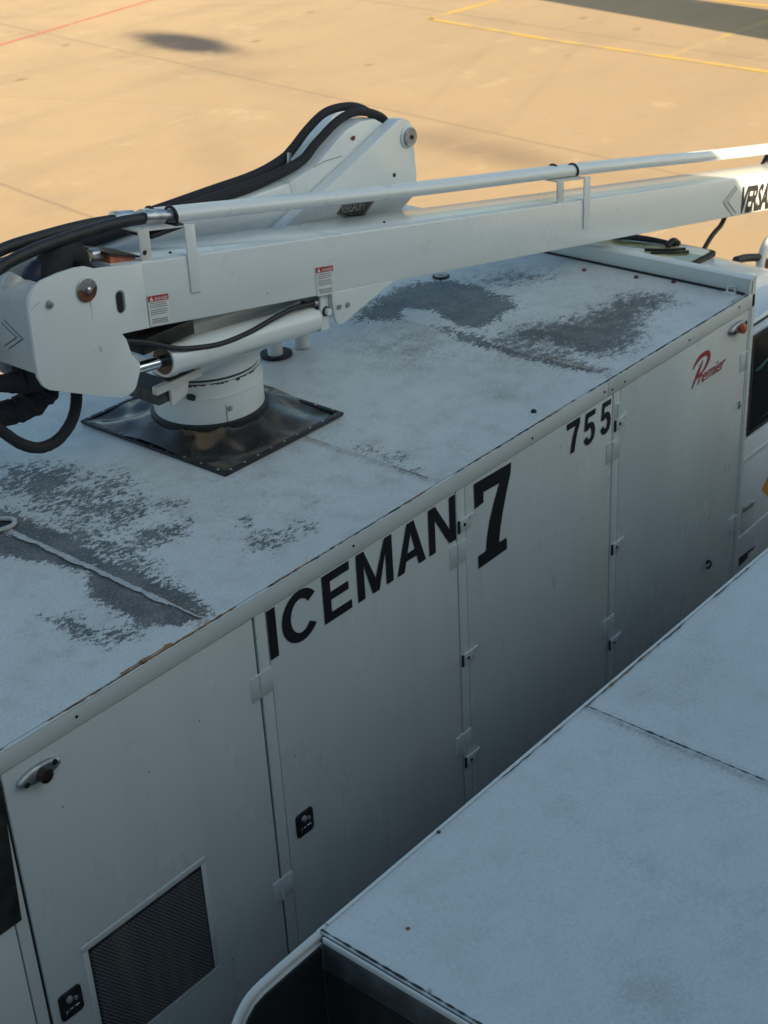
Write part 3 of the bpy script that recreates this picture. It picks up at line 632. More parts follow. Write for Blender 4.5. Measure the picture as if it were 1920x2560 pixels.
# lifting eye on the roof, left
bm = B()
P = [(2.66, 1.10), (2.70, 1.095), (2.76, 1.10), (2.80, 1.13), (2.805, 1.17), (2.78, 1.21), (2.70, 1.235), (2.60, 1.24)]
tube(bm, [(2.60, 1.235, 3.012), (2.72, 1.225, 3.014), (2.80, 1.19, 3.014), (2.838, 1.14, 3.014), (2.82, 1.105, 3.014), (2.78, 1.10, 3.014), (2.70, 1.13, 3.014), (2.60, 1.17, 3.012)], 0.009, 10); obj('lifting_eye', bm, 'tape', truck)
bm = B(); flat(bm, [(2.60, 1.17), (2.70, 1.13), (2.78, 1.10), (2.82, 1.105), (2.838, 1.14), (2.80, 1.19), (2.72, 1.225), (2.60, 1.235)], 3.009, axis='z'); obj('eye_recess', bm, 'dark_recess', truck, smooth=0)
# vent stubs through the roof
bm = B(); lathe(bm, 4.605, 1.45, [(0.078, 3.001), (0.078, 3.010), (0.066, 3.012)], 36); h = obj('roof_port', bm, 'dark_recess', truck)
bm = B(); cyl(bm, (4.592, 1.44, 3.0), (4.592, 1.44, 3.075), 0.036); cyl(bm, (4.592, 1.44, 3.075), (4.592, 1.44, 3.36), 0.030); obj('vent_pipe', bm, 'boom_paint', truck)
bm = B(); cyl(bm, (4.752, 1.42, 3.0), (4.752, 1.42, 3.115), 0.037); tube(bm, [(4.752, 1.42, 3.09), (4.752, 1.42, 3.13), (4.72, 1.42, 3.155), (4.60, 1.42, 3.16)], 0.035, 16); obj('vent_pipe', bm, 'boom_paint', truck)
bm = B(); lathe(bm, 5.86, 1.457, [(0.034, 3.0), (0.034, 3.03), (0.028, 3.037)], 20); o = obj('roof_cap', bm, 'boom_paint', truck)
bm = B(); lathe(bm, 5.86, 1.457, [(0.045, 3.002), (0.045, 3.008), (0.04, 3.01)], 24); obj('cap_ring', bm, 'black_rubber', truck)

# turret with its rubber boot
AX, AY = 3.92, 1.174
bm = B(); n = 46
x0, x1, y0, y1 = 3.572, 4.270, 0.732, 1.617
gv = {}
for i in range(n+1):
    for j in range(n+1):
        x = x0+(x1-x0)*i/n; y = y0+(y1-y0)*j/n; d = math.hypot(x-AX, y-AY)
        e_ = min((x-x0)/(x1-x0), (x1-x)/(x1-x0), (y-y0)/(y1-y0), (y1-y)/(y1-y0))
        hgt = 0.052*max(0, min(1, (0.40-d)/0.14)) if d > 0.25 else 0.052
        th = math.atan2(y-AY, x-AX)
        wr = (0.008*math.sin(th*8+1.3*math.sin(th*3))+0.007*math.sin(x*23+y*9)+0.005*math.sin(y*31-x*12))*min(1, e_*9)
        gv[i, j] = bm.verts.new((x, y, 3.014+hgt+(wr if d > 0.25 else 0)))
for i in range(n):
    for j in range(n): bm.faces.new((gv[i, j], gv[i+1, j], gv[i+1, j+1], gv[i, j+1]))
boot = obj('turret_boot', bm, 'boot_sheet', truck, smooth=60)
bm = B(); fr = 0.02
for a in ((x0-0.004, x1+0.004, y0-0.004, y0+fr), (x0-0.004, x1+0.004, y1-fr, y1+0.004), (x0-0.004, x0+fr, y0+fr, y1-fr), (x1-fr, x1+0.004, y0+fr, y1-fr)): box(bm, *a, 3.004, 3.0175, 0.002)
obj('boot_frame', bm, 'black_rubber', boot)
for k in range(9):
    f_ = (k+0.5)/9
    for q in ((x0+(x1-x0)*f_, y0+0.008), (x0+(x1-x0)*f_, y1-0.008), (x0+0.008, y0+(y1-y0)*f_), (x1-0.008, y0+(y1-y0)*f_)):
        bm = B(); lathe(bm, *q, [(0.0055, 3.017), (0.0055, 3.0195), (0.003, 3.021)], 8); obj('boot_rivet', bm, 'zinc', boot)
tur = truck
bm = B(); lathe(bm, AX, AY, [(0.236, 3.02), (0.236, 3.195), (0.2375, 3.198), (0.2375, 3.204), (0.234, 3.207), (0.234, 3.268), (0.228, 3.272)], 64); turret = obj('turret', bm, 'boom_paint', truck)
bm = B(); lathe(bm, AX, AY, [(0.250, 3.06), (0.252, 3.064), (0.252, 3.082), (0.240, 3.088)], 64); obj('boot_band', bm, 'black_rubber', turret)
bm = B(); lathe(bm, AX, AY, [(0.222, 3.262), (0.226, 3.286)], 64); obj('bearing_gap', bm, 'grease', turret)
bm = B(); lathe(bm, AX, AY, [(0.232, 3.284), (0.234, 3.287), (0.234, 3.362), (0.22, 3.366)], 64); obj('turret_head', bm, 'boom_paint', turret)
bm = B(); tube(bm, [(AX-0.10, AY-0.212, 3.075), (AX-0.10, AY-0.214, 3.165)], 0.0025, 6, smooth=False); disc(bm, (AX-0.085, AY-0.213, 3.145), 0.011, th=0.012); obj('band_clasp', bm, 'zinc', turret)
bm = B(); r_ = random.Random(5)
for k in range(30):
    a_ = math.radians(190+k*4.6); rad = 0.2345
    p0 = (AX+rad*math.cos(a_), AY+rad*math.sin(a_), 3.268); hgt = r_.uniform(0.002, 0.013)
    a2 = math.radians(190+(k+1)*4.6); p1 = (AX+rad*math.cos(a2), AY+rad*math.sin(a2), 3.268)
    bm.faces.new([bm.verts.new(q) for q in (p0, p1, (p1[0], p1[1], 3.268-hgt), (p0[0], p0[1], 3.268-hgt*r_.uniform(0.4, 1.2)))])
obj('grease_drip', bm, 'grease', turret, smooth=0)
# top bracket of the turret under the cylinders
bm = B(); prism(bm, [(3.60, 3.362), (4.18, 3.362), (4.30, 3.42), (4.30, 3.445), (3.70, 3.445), (3.60, 3.40)], 0.93, 0.96, 0.004); prism(bm, [(3.60, 3.362), (4.18, 3.362), (4.30, 3.42), (4.30, 3.445), (3.70, 3.445), (3.60, 3.40)], 1.36, 1.39, 0.004); box(bm, 3.62, 4.22, 0.96, 1.36, 3.364, 3.384, 0.003)
obj('turret_bracket', bm, 'boom_paint', turret)
bm = B(); box(bm, 3.45, 3.56, 0.935, 1.30, 3.305, 3.364, 0.003); obj('bracket_plate', bm, 'plate_shade_grey', turret)
bm = B(); box(bm, 3.49, 3.63, 0.905, 0.93, 3.402, 3.44, 0.002); obj('bracket_slot', bm, 'dark_recess', turret)
bm = B(); box(bm, 3.42, 3.66, 0.90, 0.928, 3.368, 3.40, 0.003); prism(bm, [(3.50, 3.29), (3.585, 3.315), (3.60, 3.362), (3.50, 3.362)], 0.915, 0.929, 0.002)
obj('turret_bracket', bm, 'plate_paint', turret)
bm = B(); cyl(bm, (4.150, 1.13, 3.13), (4.18, 1.115, 3.13), 0.011, 10); obj('grease_nipple', bm, 'dark_recess', turret)
bm = B(); disc(bm, (3.715, 1.065, 3.215), 0.013, th=0.03); obj('grease_nipple', bm, 'dark_recess', turret)

# upper boom (near one)
YN, YF = 0.77, 1.03
def ztop(x): return 3.998-0.1824*(x-3.112)
def zbot(x): return 3.73-0.1757*(x-3.194)
bm = B(); prism(bm, [(3.20, ztop(3.2)), (10.4, ztop(10.4)), (10.4, zbot(10.4)), (4.683, zbot(4.683)), (3.20, zbot(3.2))], YN, YF, 0.008, seg=2)
ub = obj('upper_boom', bm, 'boom_paint', truck)
for a, b_ in ((YN-0.0015, YN+0.010), (YF-0.010, YF+0.0015)):
    bm = B(); prism(bm, [(4.297, zbot(4.297)+0.004), (4.297, 3.50), (4.303, 3.43), (4.314, 3.404), (4.330, 3.390), (4.350, 3.387), (4.366, 3.391), (4.69, zbot(4.683)+0.004)], a, b_, 0.0015)
    obj('gusset', bm, 'boom_paint', ub)
bm = B(); box(bm, 4.293, 4.305, YN+0.012, YF-0.012, 3.43, 3.535, 0.002); obj('gusset', bm, 'plate_paint', ub)
for x, z in ((4.330, 3.468), (4.383, 3.460)):
    bm = B(); disc(bm, (x, YN-0.0015, z), 0.011, th=0.008); obj('gusset_bolt', bm, 'zinc', ub)
pl = [(2.812, 3.92), (2.815, 3.955), (2.826, 3.988), (2.85, 4.012), (2.885, 4.024), (2.96, 4.029), (3.027, 4.027), (3.071, 4.020), (3.112, 3.9995), (3.20, ztop(3.2)+0.001), (3.318, ztop(3.318)-0.004), (3.318, zbot(3.318)+0.003), (3.190, 3.731), (3.205, 3.706), (3.220, 3.64), (3.240, 3.613), (3.251, 3.597), (3.249, 3.572), (3.222, 3.516), (3.208, 3.503), (3.186, 3.4955), (3.147, 3.495), (3.06, 3.535), (2.94, 3.592), (2.842, 3.640), (2.82, 3.662), (2.805, 3.70)]
bm = B(); prism(bm, pl, YN-0.004, YN+0.012, 0.0025); ep = obj('end_plate', bm, 'boom_paint', ub)
bm = B(); prism(bm, pl, YF-0.012, YF+0.004, 0.0025); obj('end_plate', bm, 'boom_paint', ub)
bm = B(); disc(bm, (3.060, YN-0.004, 3.939), 0.044, th=0.006, bulge=0.0); pin = obj('pivot_pin', bm, 'zinc', ub)
bm = B(); P = [(3.060, 3.939)]+[(3.060+0.043*math.cos(math.radians(a_)), 3.939+0.043*math.sin(math.radians(a_))) for a_ in range(165, 372, 12)]
P = [(3.04, 3.945), (3.058, 3.925), (3.083, 3.932)]+P[1:][::-1]
flat(bm, P, YN-0.0112); obj('pin_rust', bm, 'rusty_steel', ub, smooth=0)
bm = B(); disc(bm, (3.064, YN-0.010, 3.938), 0.012, th=0.008, bulge=0.004); obj('pin_bolt', bm, 'steel', ub)
bm = B(); disc(bm, (2.897, YN-0.004, 3.938), 0.014, th=0.010, bulge=0.003); obj('plate_bolt', bm, 'zinc', ub)
bm = B(); flat(bm, rr(3.180, 3.222, 3.807, 3.893, 0.0209), YN-0.0046); obj('slot', bm, 'zinc', ub, smooth=0)
bm = B(); flat(bm, rr(3.184, 3.212, 3.811, 3.888, 0.0139), YN-0.0052); obj('slot', bm, 'dark_recess', ub, smooth=0)
bm = B(); flat(bm, [(3.066, 3.894), (3.072, 3.894), (3.071, 3.82), (3.069, 3.82)], YN-0.0047); obj('rust_stain', bm, 'light_print', ub, smooth=0)
bm = B(); flat(bm, [(3.079, 3.725), (3.088, 3.722), (3.092, 3.703), (3.083, 3.694), (3.074, 3.706)], YN-0.0047); flat(bm, [(3.06, 3.713), (3.065, 3.713), (3.064, 3.706), (3.06, 3.707)], YN-0.0047); obj('rust_stain', bm, 'light_print', ub, smooth=0)
bm = B(); flat(bm, [(2.820, 3.942), (2.862, 3.958), (2.863, 3.9565), (2.820, 3.940)], YN-0.0047); obj('weld_line', bm, 'grey_print', ub, smooth=0)
# closed end between the plates, open on top behind it
bm = B(); prism(bm, [(2.822, 3.700), (2.822, 3.940), (2.828, 3.968), (2.842, 3.989), (2.868, 4.000), (2.905, 4.002), (2.905, 3.996), (2.872, 3.993), (2.848, 3.983), (2.836, 3.965), (2.830, 3.938), (2.830, 3.700)], YN+0.0125, YF-0.0125); obj('end_cap', bm, 'plate_paint', ub)  # darker paint on the cap stands in for shade on this end
bm = B()
for P in ([(0.932, 3.870), (0.842, 3.820), (0.936, 3.762)], [(0.952, 3.857), (0.876, 3.818), (0.958, 3.768)]): stroke(bm, P, 0.003, 2.8205, axis='x')
obj('chevron_decal', bm, 'black_decal', ub, smooth=0)
bm = B(); box(bm, 2.835, 3.1915, YN+0.014, YF-0.014, 3.79, 3.80); box(bm, 3.192, 3.199, YN+0.014, YF-0.014, 3.74, 3.96); obj('end_lining', bm, 'dark_recess', ub)
# what lies in the open end
bm = B(); tube(bm, [(2.94, 0.88, 3.86), (2.99, 0.87, 3.98), (3.05, 0.87, 4.052), (3.105, 0.87, 4.035), (3.135, 0.87, 3.98), (3.16, 0.87, 3.90)], [0.05, 0.066, 0.058, 0.05, 0.036, 0.03], 14, jit=0.03); obj('hose', bm, 'hose_sleeve', ub)
bm = B(); tube(bm, [(2.90, 0.90, 3.88), (2.93, 0.89, 3.97), (2.965, 0.885, 4.012), (2.985, 0.88, 3.96)], [0.03, 0.042, 0.045, 0.03], 14, jit=0.04); obj('swivel_cover', bm, 'blue_cover', ub)
bm = B(); tube(bm, [(2.86, 0.93, 3.90), (2.88, 0.925, 3.98), (2.90, 0.92, 4.01)], [0.04, 0.045, 0.03], 14); obj('swivel', bm, 'plate_paint', ub)
bm = B(); tube(bm, [(3.12, 0.86, 3.95), (3.145, 0.86, 4.000), (3.175, 0.86, 4.012), (3.21, 0.86, 4.005), (3.24, 0.86, 3.985)], [0.016, 0.020, 0.021, 0.020, 0.016], 12, jit=0.08); obj('wrapped_joint', bm, 'cloth_wrap', ub)
bm = B(); tube(bm, [(3.168, 0.86, 4.012), (3.185, 0.86, 4.012), (3.200, 0.86, 4.009)], 0.0235, 12); obj('joint_collar', bm, 'steel', ub)
bm = B(); prism(bm, [(3.215, 3.979), (3.215, 4.012), (3.33, 3.968), (3.33, 3.962)], 0.81, 0.95); obj('hose_guide', bm, 'orange_paint', ub, smooth=0)
bm = B(); prism(bm, [(3.205, 4.014), (3.34, 3.966), (3.345, 3.972), (3.206, 4.022)], 0.80, 0.96); obj('hose_guide', bm, 'black_rubber', ub, smooth=0)
# stickers on the near face
def sticker(x0, x1, z0, z1, slope=-0.185):
    def q(u, v): return (x0+(x1-x0)*u, z0+(z1-z0)*v+slope*(x1-x0)*u)
    bm = B(); flat(bm, [q(0, 0), q(1, 0), q(1, 1), q(0, 1)], YN-0.0022 if x0 > 3.5 else YN-0.0050); st = obj('warning_sticker', bm, 'sticker_white', ub, smooth=0)
    y = (YN-0.0022 if x0 > 3.5 else YN-0.0050)
    bm = B(); flat(bm, [q(0.02, 0.80), q(0.98, 0.80), q(0.98, 0.99), q(0.02, 0.99)], y-0.0006); obj('sticker_header', bm, 'red_decal', ub, smooth=0)
    bm = B(); hz = (z1-z0)
    text_bm(bm, 'DANGER', face_M(*q(0.33, 0.835), y-0.0012, 1.0, 1.0, math.atan(slope)), offset=0.0002, size=(x1-x0)*0.150)
    flat(bm, [q(0.09, 0.83), q(0.27, 0.83), q(0.18, 0.965)], y-0.0012); obj('sticker_lettering', bm, 'sticker_white', ub, smooth=0)
    bm = B(); r_ = random.Random(int(x0*100))
    for k in range(6):
        v = 0.73-k*0.068-(0.03 if k > 2 else 0); flat(bm, [q(0.08, v), q(r_.uniform(0.72, 0.95), v), q(0.9, v+0.032), q(0.08, v+0.032)], y-0.0006)
    for k in range(3):
        v = 0.19-k*0.06; flat(bm, [q(r_.uniform(0.05, 0.15), v), q(r_.uniform(0.8, 0.9), v), q(0.85, v+0.04), q(0.1, v+0.04)], y-0.0006)
    obj('sticker_lettering', bm, 'grey_print', ub, smooth=0)
sticker(3.322, 3.424, 3.716, 3.832); sticker(4.208, 4.314, 3.552, 3.675)
# maker's name further along
bm = B(); text_bm(bm, 'VERSALIFT', face_M(7.775, 2.944, YN-0.0025, 0.60, 1.0, math.atan(-0.1800), shear=0.10), offset=0.008, size=0.205); obj('lettering', bm, 'black_decal', ub, smooth=0)
bm = B()
for P in ([(7.722, 3.115), (7.590, 3.053), (7.703, 2.945)], [(7.742, 3.100), (7.633, 3.047), (7.742, 2.950)]): stroke(bm, P, 0.008, YN-0.0025)
obj('chevron_decal', bm, 'grey_print', ub, smooth=0)
for x, y in ((3.42, 0.86), (3.52, 0.84), (4.75, 0.86)):
    bm = B(); lathe(bm, x, y, [(0.006, ztop(x)-0.002), (0.006, ztop(x)+0.004), (0.003, ztop(x)+0.006)], 8); obj('stud', bm, 'dark_recess', ub)
# supply pipes on top of the boom, their brackets and U-bolts
def zpipe(x): return 4.046-0.1828*(x-3.603)+(0.004*math.sin(x*2.2))
ptop = []
for y, zo, x0 in ((0.84, 0.0, 3.548), (0.955, -0.020, 3.50)):
    bm = B(); tube(bm, [(x0+(10.2-x0)*i/24, y, zpipe(x0+(10.2-x0)*i/24)+zo) for i in range(25)], 0.0285, 18, smooth=False); obj('supply_pipe', bm, 'boom_paint', ub)
    bm = B()
    cyl(bm, (x0-0.012, y, zpipe(x0)+zo+0.002), (x0+0.002, y, zpipe(x0)+zo), 0.0255); cyl(bm, (x0-0.05, y, zpipe(x0)+zo+0.011), (x0-0.012, y, zpipe(x0)+zo+0.002), 0.021)
    tube(bm, [(x0-0.075, y, zpipe(x0)+zo+0.017), (x0-0.045, y, zpipe(x0)+zo+0.010)], 0.027, 6, smooth=False)
    cyl(bm, (x0-0.135, y, zpipe(x0)+zo+0.030), (x0-0.072, y, zpipe(x0)+zo+0.016), 0.0265)
    obj('pipe_fitting', bm, 'steel', ub)
def clip(xa, xb, w0, ztopl, zlow, xleg, wleg):
    bm = B()
    sl = -0.1824
    prism(bm, [(xa, ztopl), (xb, ztopl+sl*(xb-xa)), (xb-0.035*0, zlow+sl*(xb-xa)), (xa, zlow)], YN-0.007, YN-0.0012, 0.0012)
    obj('pipe_bracket', bm, 'boom_paint', ub)
    bm = B(); zl = ztop(xleg)
    box(bm, xleg, xleg+wleg, YN+0.012, YN+0.018, zl-0.03, zpipe(xleg)-0.03, 0.0012)
    prism(bm, [(xleg, zpipe(xleg)-0.036), (xb, zpipe(xb)-0.036), (xb, zpipe(xb)-0.0305), (xleg, zpipe(xleg)-0.0305)], YN+0.018, YF, 0.001)
    obj('pipe_bracket', bm, 'plate_paint', ub)
    for y in (0.84, 0.955):
        bm = B(); xu = xa+0.01 if True else xa
        tube(bm, [(xu, y+0.033*math.cos(a_), zpipe(xu)+(-0.020 if y > 0.9 else 0)+0.033*math.sin(a_)) for a_ in [math.radians(-40+260*i/14) for i in range(15)]], 0.0055, 8, smooth=False); obj('pipe_clamp', bm, 'black_rubber', ub)
clip(3.536, 3.586, 0.05, 4.040, 3.778, 3.335, 0.05)
clip(6.150, 6.205, 0.05, 3.563, 3.298, 5.945, 0.055)
bm = B(); box(bm, 3.40, 3.56, YN+0.02, YF, zpipe(3.5)-0.05, zpipe(3.5)-0.034, 0.002); obj('pipe_bracket', bm, 'black_rubber', ub)
bm = B(); disc(bm, (3.352, YN+0.0115, 3.985), 0.009, th=0.002); obj('bracket_hole', bm, 'dark_recess', ub)
# hoses running off to the rear from the pipes
bm = B(); tube(bm, [(3.425, 0.84, 4.083), (3.32, 0.84, 4.098), (3.221, 0.84, 4.106), (3.033, 0.84, 4.110), (2.91, 0.84, 4.107), (2.779, 0.85, 4.082), (2.55, 0.87, 4.00), (2.38, 0.95, 3.86)], 0.0215, 16); obj('hose', bm, 'black_rubber', ub)
bm = B(); tube(bm, [(3.375, 0.955, 4.070), (3.234, 0.955, 4.088), (3.046, 0.955, 4.100), (2.866, 0.955, 4.101), (2.65, 0.96, 4.06), (2.42, 1.0, 3.93)], 0.0215, 16); obj('hose', bm, 'black_rubber', ub)
# hose loop hanging below the end
bm = B(); tube(bm, [(3.00, 0.90, 3.66), (3.045, 0.90, 3.56), (3.046, 0.90, 3.505), (3.024, 0.90, 3.445), (2.985, 0.90, 3.402), (2.924, 0.90, 3.373), (2.848, 0.90, 3.378), (2.775, 0.90, 3.425), (2.703, 0.90, 3.506), (2.62, 0.92, 3.60)], 0.0215, 14, jit=0.035, k=10); obj('hose', bm, 'hose_sleeve', ub)
bm = B(); tube(bm, [(2.99, 0.93, 3.64), (2.955, 0.95, 3.575), (2.90, 0.97, 3.525), (2.83, 1.0, 3.502), (2.72, 1.04, 3.52), (2.6, 1.08, 3.60)], [0.055, 0.062, 0.056, 0.046, 0.040, 0.040], 14, jit=0.09, k=8); obj('hose', bm, 'hose_sleeve', ub)
bm = B(); tube(bm, [(3.0, 0.90, 3.66), (2.94, 0.90, 3.645), (2.87, 0.93, 3.625), (2.79, 0.98, 3.632), (2.68, 1.03, 3.66), (2.55, 1.1, 3.72)], [0.05, 0.055, 0.045, 0.033, 0.030, 0.030], 14, jit=0.08, k=8); obj('hose', bm, 'hose_sleeve', ub)
bm = B(); box(bm, 2.86, 3.19, YN+0.02, YF-0.02, 3.62, 3.70, 0.02); obj('end_lining', bm, 'hose_sleeve', ub)

# lower boom behind it, its head between the riser plates
bm = B(); prism(bm, [(2.2, 3.905), (4.50, 3.905), (4.66, 3.93), (4.66, 3.65), (2.2, 3.65)], 1.13, 1.30, 0.008, seg=2); lb = obj('lower_boom', bm, 'boom_paint', truck)
bm = B(); prism(bm, [(4.46, 3.9065), (4.64, 3.940), (4.72, 3.985), (4.84, 4.045), (4.93, 4.062), (5.03, 4.050), (5.14, 3.985), (5.18, 3.90), (5.06, 3.75), (4.52, 3.70)], 1.127, 1.262, 0.006, seg=2); obj('boom_head', bm, 'boom_paint', lb)
bm = B()
flat(bm, [(4.877+0.020*math.cos(t_)*random.uniform(0.6, 1.1), 4.000+0.014*math.sin(t_)*random.uniform(0.5, 1.1)) for t_ in [2*math.pi*i/14 for i in range(14)]], 1.1258)
obj('rust_spot', bm, 'rusty_steel', lb, smooth=0)
bm = B(); stroke(bm, [(4.615, 3.935), (4.68, 3.945), (4.80, 3.940)], 0.004, 1.1258); obj('weld_line', bm, 'grey_print', lb, smooth=0)
for y, P in ((1.175, [(2.5, 3.94), (3.6, 3.937), (4.12, 3.934), (4.34, 3.935), (4.58, 3.960), (4.695, 4.017), (4.845, 4.081), (4.98, 4.088), (5.125, 4.032), (5.19, 3.95)]),
              (1.25, [(2.5, 3.94), (3.6, 3.937), (4.11, 3.937), (4.379, 3.938), (4.548, 3.965), (4.626, 4.0), (4.729, 4.062), (4.853, 4.107), (5.01, 4.096), (5.13, 4.04), (5.2, 3.95)])):
    bm = B(); tube(bm, [(x, y, z) for x, z in P], [0.024, 0.024, 0.025, 0.022, 0.0192, 0.0188, 0.0188, 0.0188], 16); obj('hose', bm, 'hose_sleeve', lb)
bm = B(); tube(bm, [(4.545, 1.21, 3.94), (4.56, 1.21, 4.0)], 0.009, 8, smooth=False); obj('hose_clip', bm, 'steel', lb)
rp = [(4.20, 3.708), (4.335, 3.757), (4.63, 3.858), (4.90, 3.955), (5.085, 4.028), (5.11, 4.036), (5.15, 4.033), (5.18, 4.019), (5.198, 3.995), (5.204, 3.965), (5.222, 3.754), (5.215, 3.715), (5.189, 3.668), (5.095, 3.626), (4.50, 3.52), (4.25, 3.42), (3.75, 3.40), (3.75, 3.55)]
bm = B(); prism(bm, rp, 1.06, 1.122, 0.004); rb = obj('riser_bracket', bm, 'boom_paint', truck)
bm = B(); prism(bm, rp, 1.412, 1.474, 0.004); obj('riser_bracket', bm, 'boom_paint', truck)
bm = B(); disc(bm, (5.166, 1.06, 3.950), 0.050, th=0.008); obj('pin_boss', bm, 'boom_paint', rb)
bm = B(); disc(bm, (5.171, 1.052, 3.948), 0.042, th=0.012); obj('pivot_pin', bm, 'zinc', rb)
bm = B(); disc(bm, (5.172, 1.040, 3.948), 0.010, th=0.004); obj('pin_hole', bm, 'dark_recess', rb)
bm = B(); disc(bm, (5.063, 1.06, 3.80), 0.010, th=0.002); obj('plate_hole', bm, 'dark_recess', rb)
bm = B(); flat(bm, [(4.665, 3.728), (4.735, 3.688), (4.832, 3.664), (4.925, 3.722), (4.89, 3.748), (4.738, 3.778)], 1.0585); obj('maker_plate', bm, 'black_decal', rb, smooth=0)
bm = B(); stroke(bm, [(4.676, 3.728), (4.737, 3.694), (4.83, 3.671), (4.913, 3.722), (4.885, 3.742), (4.739, 3.771), (4.676, 3.728)], 0.004, 1.0578)
text_bm(bm, 'VERSALIFT', face_M(4.695, 3.722, 1.0576, 0.62, 1.0, math.atan(-0.13)), offset=0.0012, size=0.055); obj('plate_lettering', bm, 'silver_print', rb, smooth=0)

# lift cylinders under the boom
bm = B(); cyl(bm, (3.425, 0.84, 3.528), (4.236, 0.84, 3.434), 0.062, 32); cy = obj('lift_cylinder', bm, 'boom_paint', truck)
bm = B(); tube(bm, [(3.420, 0.84, 3.5285), (3.432, 0.84, 3.527), (3.458, 0.84, 3.524)], [0.063, 0.066, 0.066], 32, smooth=False); obj('gland', bm, 'boom_paint', cy)
bm = B(); cyl(bm, (3.4175, 0.84, 3.5288), (3.421, 0.84, 3.5284), 0.053, 32); obj('rod_seal', bm, 'grease', cy)
bm = B(); cyl(bm, (3.15, 0.84, 3.56), (3.42, 0.84, 3.5286), 0.023, 24); obj('rod', bm, 'chrome_rod', cy)
bm = B(); cyl(bm, (3.45, 0.95, 3.575), (4.40, 0.95, 3.500), 0.048, 32); obj('lift_cylinder', bm, 'boom_paint', truck)
bm = B(); tube(bm, [(3.10, 0.79, 3.72), (3.214, 0.79, 3.690), (3.335, 0.79, 3.640), (3.434, 0.785, 3.588), (3.538, 0.785, 3.553), (3.677, 0.785, 3.524), (3.829, 0.785, 3.520), (3.965, 0.787, 3.531), (4.085, 0.79, 3.535), (4.19, 0.80, 3.518), (4.25, 0.81, 3.505)], 0.0105, 10); obj('hose', bm, 'black_rubber', cy)
bm = B(); cyl(bm, (4.215, 0.805, 3.512), (4.262, 0.81, 3.502), 0.015, 8); obj('hose_fitting', bm, 'steel', cy)
bm = B(); box(bm, 4.226, 4.243, 0.797, 0.885, 3.385, 3.50, 0.002); obj('cylinder_seal', bm, 'grease', cy)
bm = B(); prism(bm, [(4.246, 3.545), (4.293, 3.535), (4.288, 3.378), (4.236, 3.388)], 0.788, 0.800, 0.002); obj('clevis', bm, 'boom_paint', cy)
bm = B(); disc(bm, (4.270, 0.788, 3.464), 0.021, th=0.005); obj('clevis_pin', bm, 'grease', cy)
bm = B(); disc(bm, (4.274, 0.783, 3.463), 0.015, th=0.016); obj('clevis_pin', bm, 'boom_paint', cy)
bm = B(); box(bm, 3.30, 3.56, YN+0.03, YF-0.03, 3.60, 3.66, 0.004); obj('boom_rest', bm, 'grease', ub)

# cab in front of the box
def cab_sec(x, zr, yi, zg, zb=1.0):
    """half outline from near side bottom over the roof to the far side"""
    y0, y1 = 0.06+yi, W_-0.06-yi
    P = [(y0, zb), (y0, zg-0.35), (y0+0.012, zg-0.08), (y0+0.03, zg), (y0+0.06, zr-0.03), (y0+0.13, zr-0.006), (y0+0.3, zr), (W_/2, zr+0.02)]
    return [(x, y, z) for y, z in P]+[(x, W_-y, z) for y, z in P[-2::-1]]
secs = [cab_sec(*a) for a in ((6.56, 2.72, 0, 2.66), (7.0, 2.735, 0.0, 2.67), (7.35, 2.735, 0.03, 2.66), (7.52, 2.725, 0.10, 2.64), (7.62, 2.705, 0.20, 2.60), (7.68, 2.67, 0.28, 2.56), (7.75, 2.60, 0.30, 2.48), (8.25, 2.02, 0.24, 1.95), (8.45, 1.93, 0.22, 1.86), (9.2, 1.80, 0.26, 1.72), (9.3, 1.70, 0.30, 1.6))]
bm = B(); rows = [[bm.verts.new(p) for p in s_] for s_ in secs]
for A, B_ in zip(rows, rows[1:]):
    for i in range(len(A)-1): bm.faces.new((A[i], A[i+1], B_[i+1], B_[i]))
bm.faces.new(rows[0]); bm.faces.new(rows[-1][::-1])
cab = obj('cab', bm, 'cab_paint', truck, smooth=40)
bm = B(); tube(bm, [(6.56, 0.075, 2.755), (6.9, 0.075, 2.76), (7.3, 0.11, 2.75), (7.5, 0.17, 2.73)], 0.010, 8); obj('gutter', bm, 'black_rubber', cab)
bm = B(); tube(bm, [(6.56, 0.072, 2.775), (6.9, 0.072, 2.78), (7.3, 0.107, 2.77), (7.5, 0.167, 2.75)], 0.012, 8); obj('gutter', bm, 'cab_paint', cab)
bm = B(); flat(bm, [(6.668, 2.155), (7.36, 2.155), (7.30, 2.60), (7.20, 2.68), (6.668, 2.69)], 0.0525); win = obj('window', bm, 'cab_glass', cab, smooth=0)
bm = B(); stroke(bm, [(6.66, 2.148), (7.37, 2.148), (7.31, 2.61), (7.21, 2.695), (6.66, 2.70), (6.66, 2.14)], 0.026, 0.0505); obj('window_seal', bm, 'black_rubber', cab, smooth=0)
bm = B(); flat(bm, [(6.675, 2.175), (6.75, 2.18), (7.1, 2.22), (7.3, 2.26), (7.3, 2.235), (6.9, 2.19)], 0.0515); flat(bm, [(6.70, 2.50), (6.74, 2.51), (6.95, 2.56), (6.95, 2.545), (6.75, 2.49)], 0.0515); obj('painted_reflection', bm, 'green_reflection', cab, smooth=0)  # green streaks painted on as the window's reflections
bm = B(); box(bm, 6.62, 7.40, 0.045, 0.058, 1.15, 2.12, 0.006); dr = obj('door', bm, 'cab_paint', cab)
bm = B(); prism(bm, [(6.62, 2.02), (7.40, 2.02), (7.40, 1.995), (6.62, 1.985)], 0.0415, 0.046, 0.004); obj('door_crease', bm, 'cab_paint', cab)
bm = B(); prism(bm, [(6.62, 1.535), (7.40, 1.56), (7.40, 1.54), (6.62, 1.52)], 0.0415, 0.046, 0.004); obj('door_crease', bm, 'cab_paint', cab)
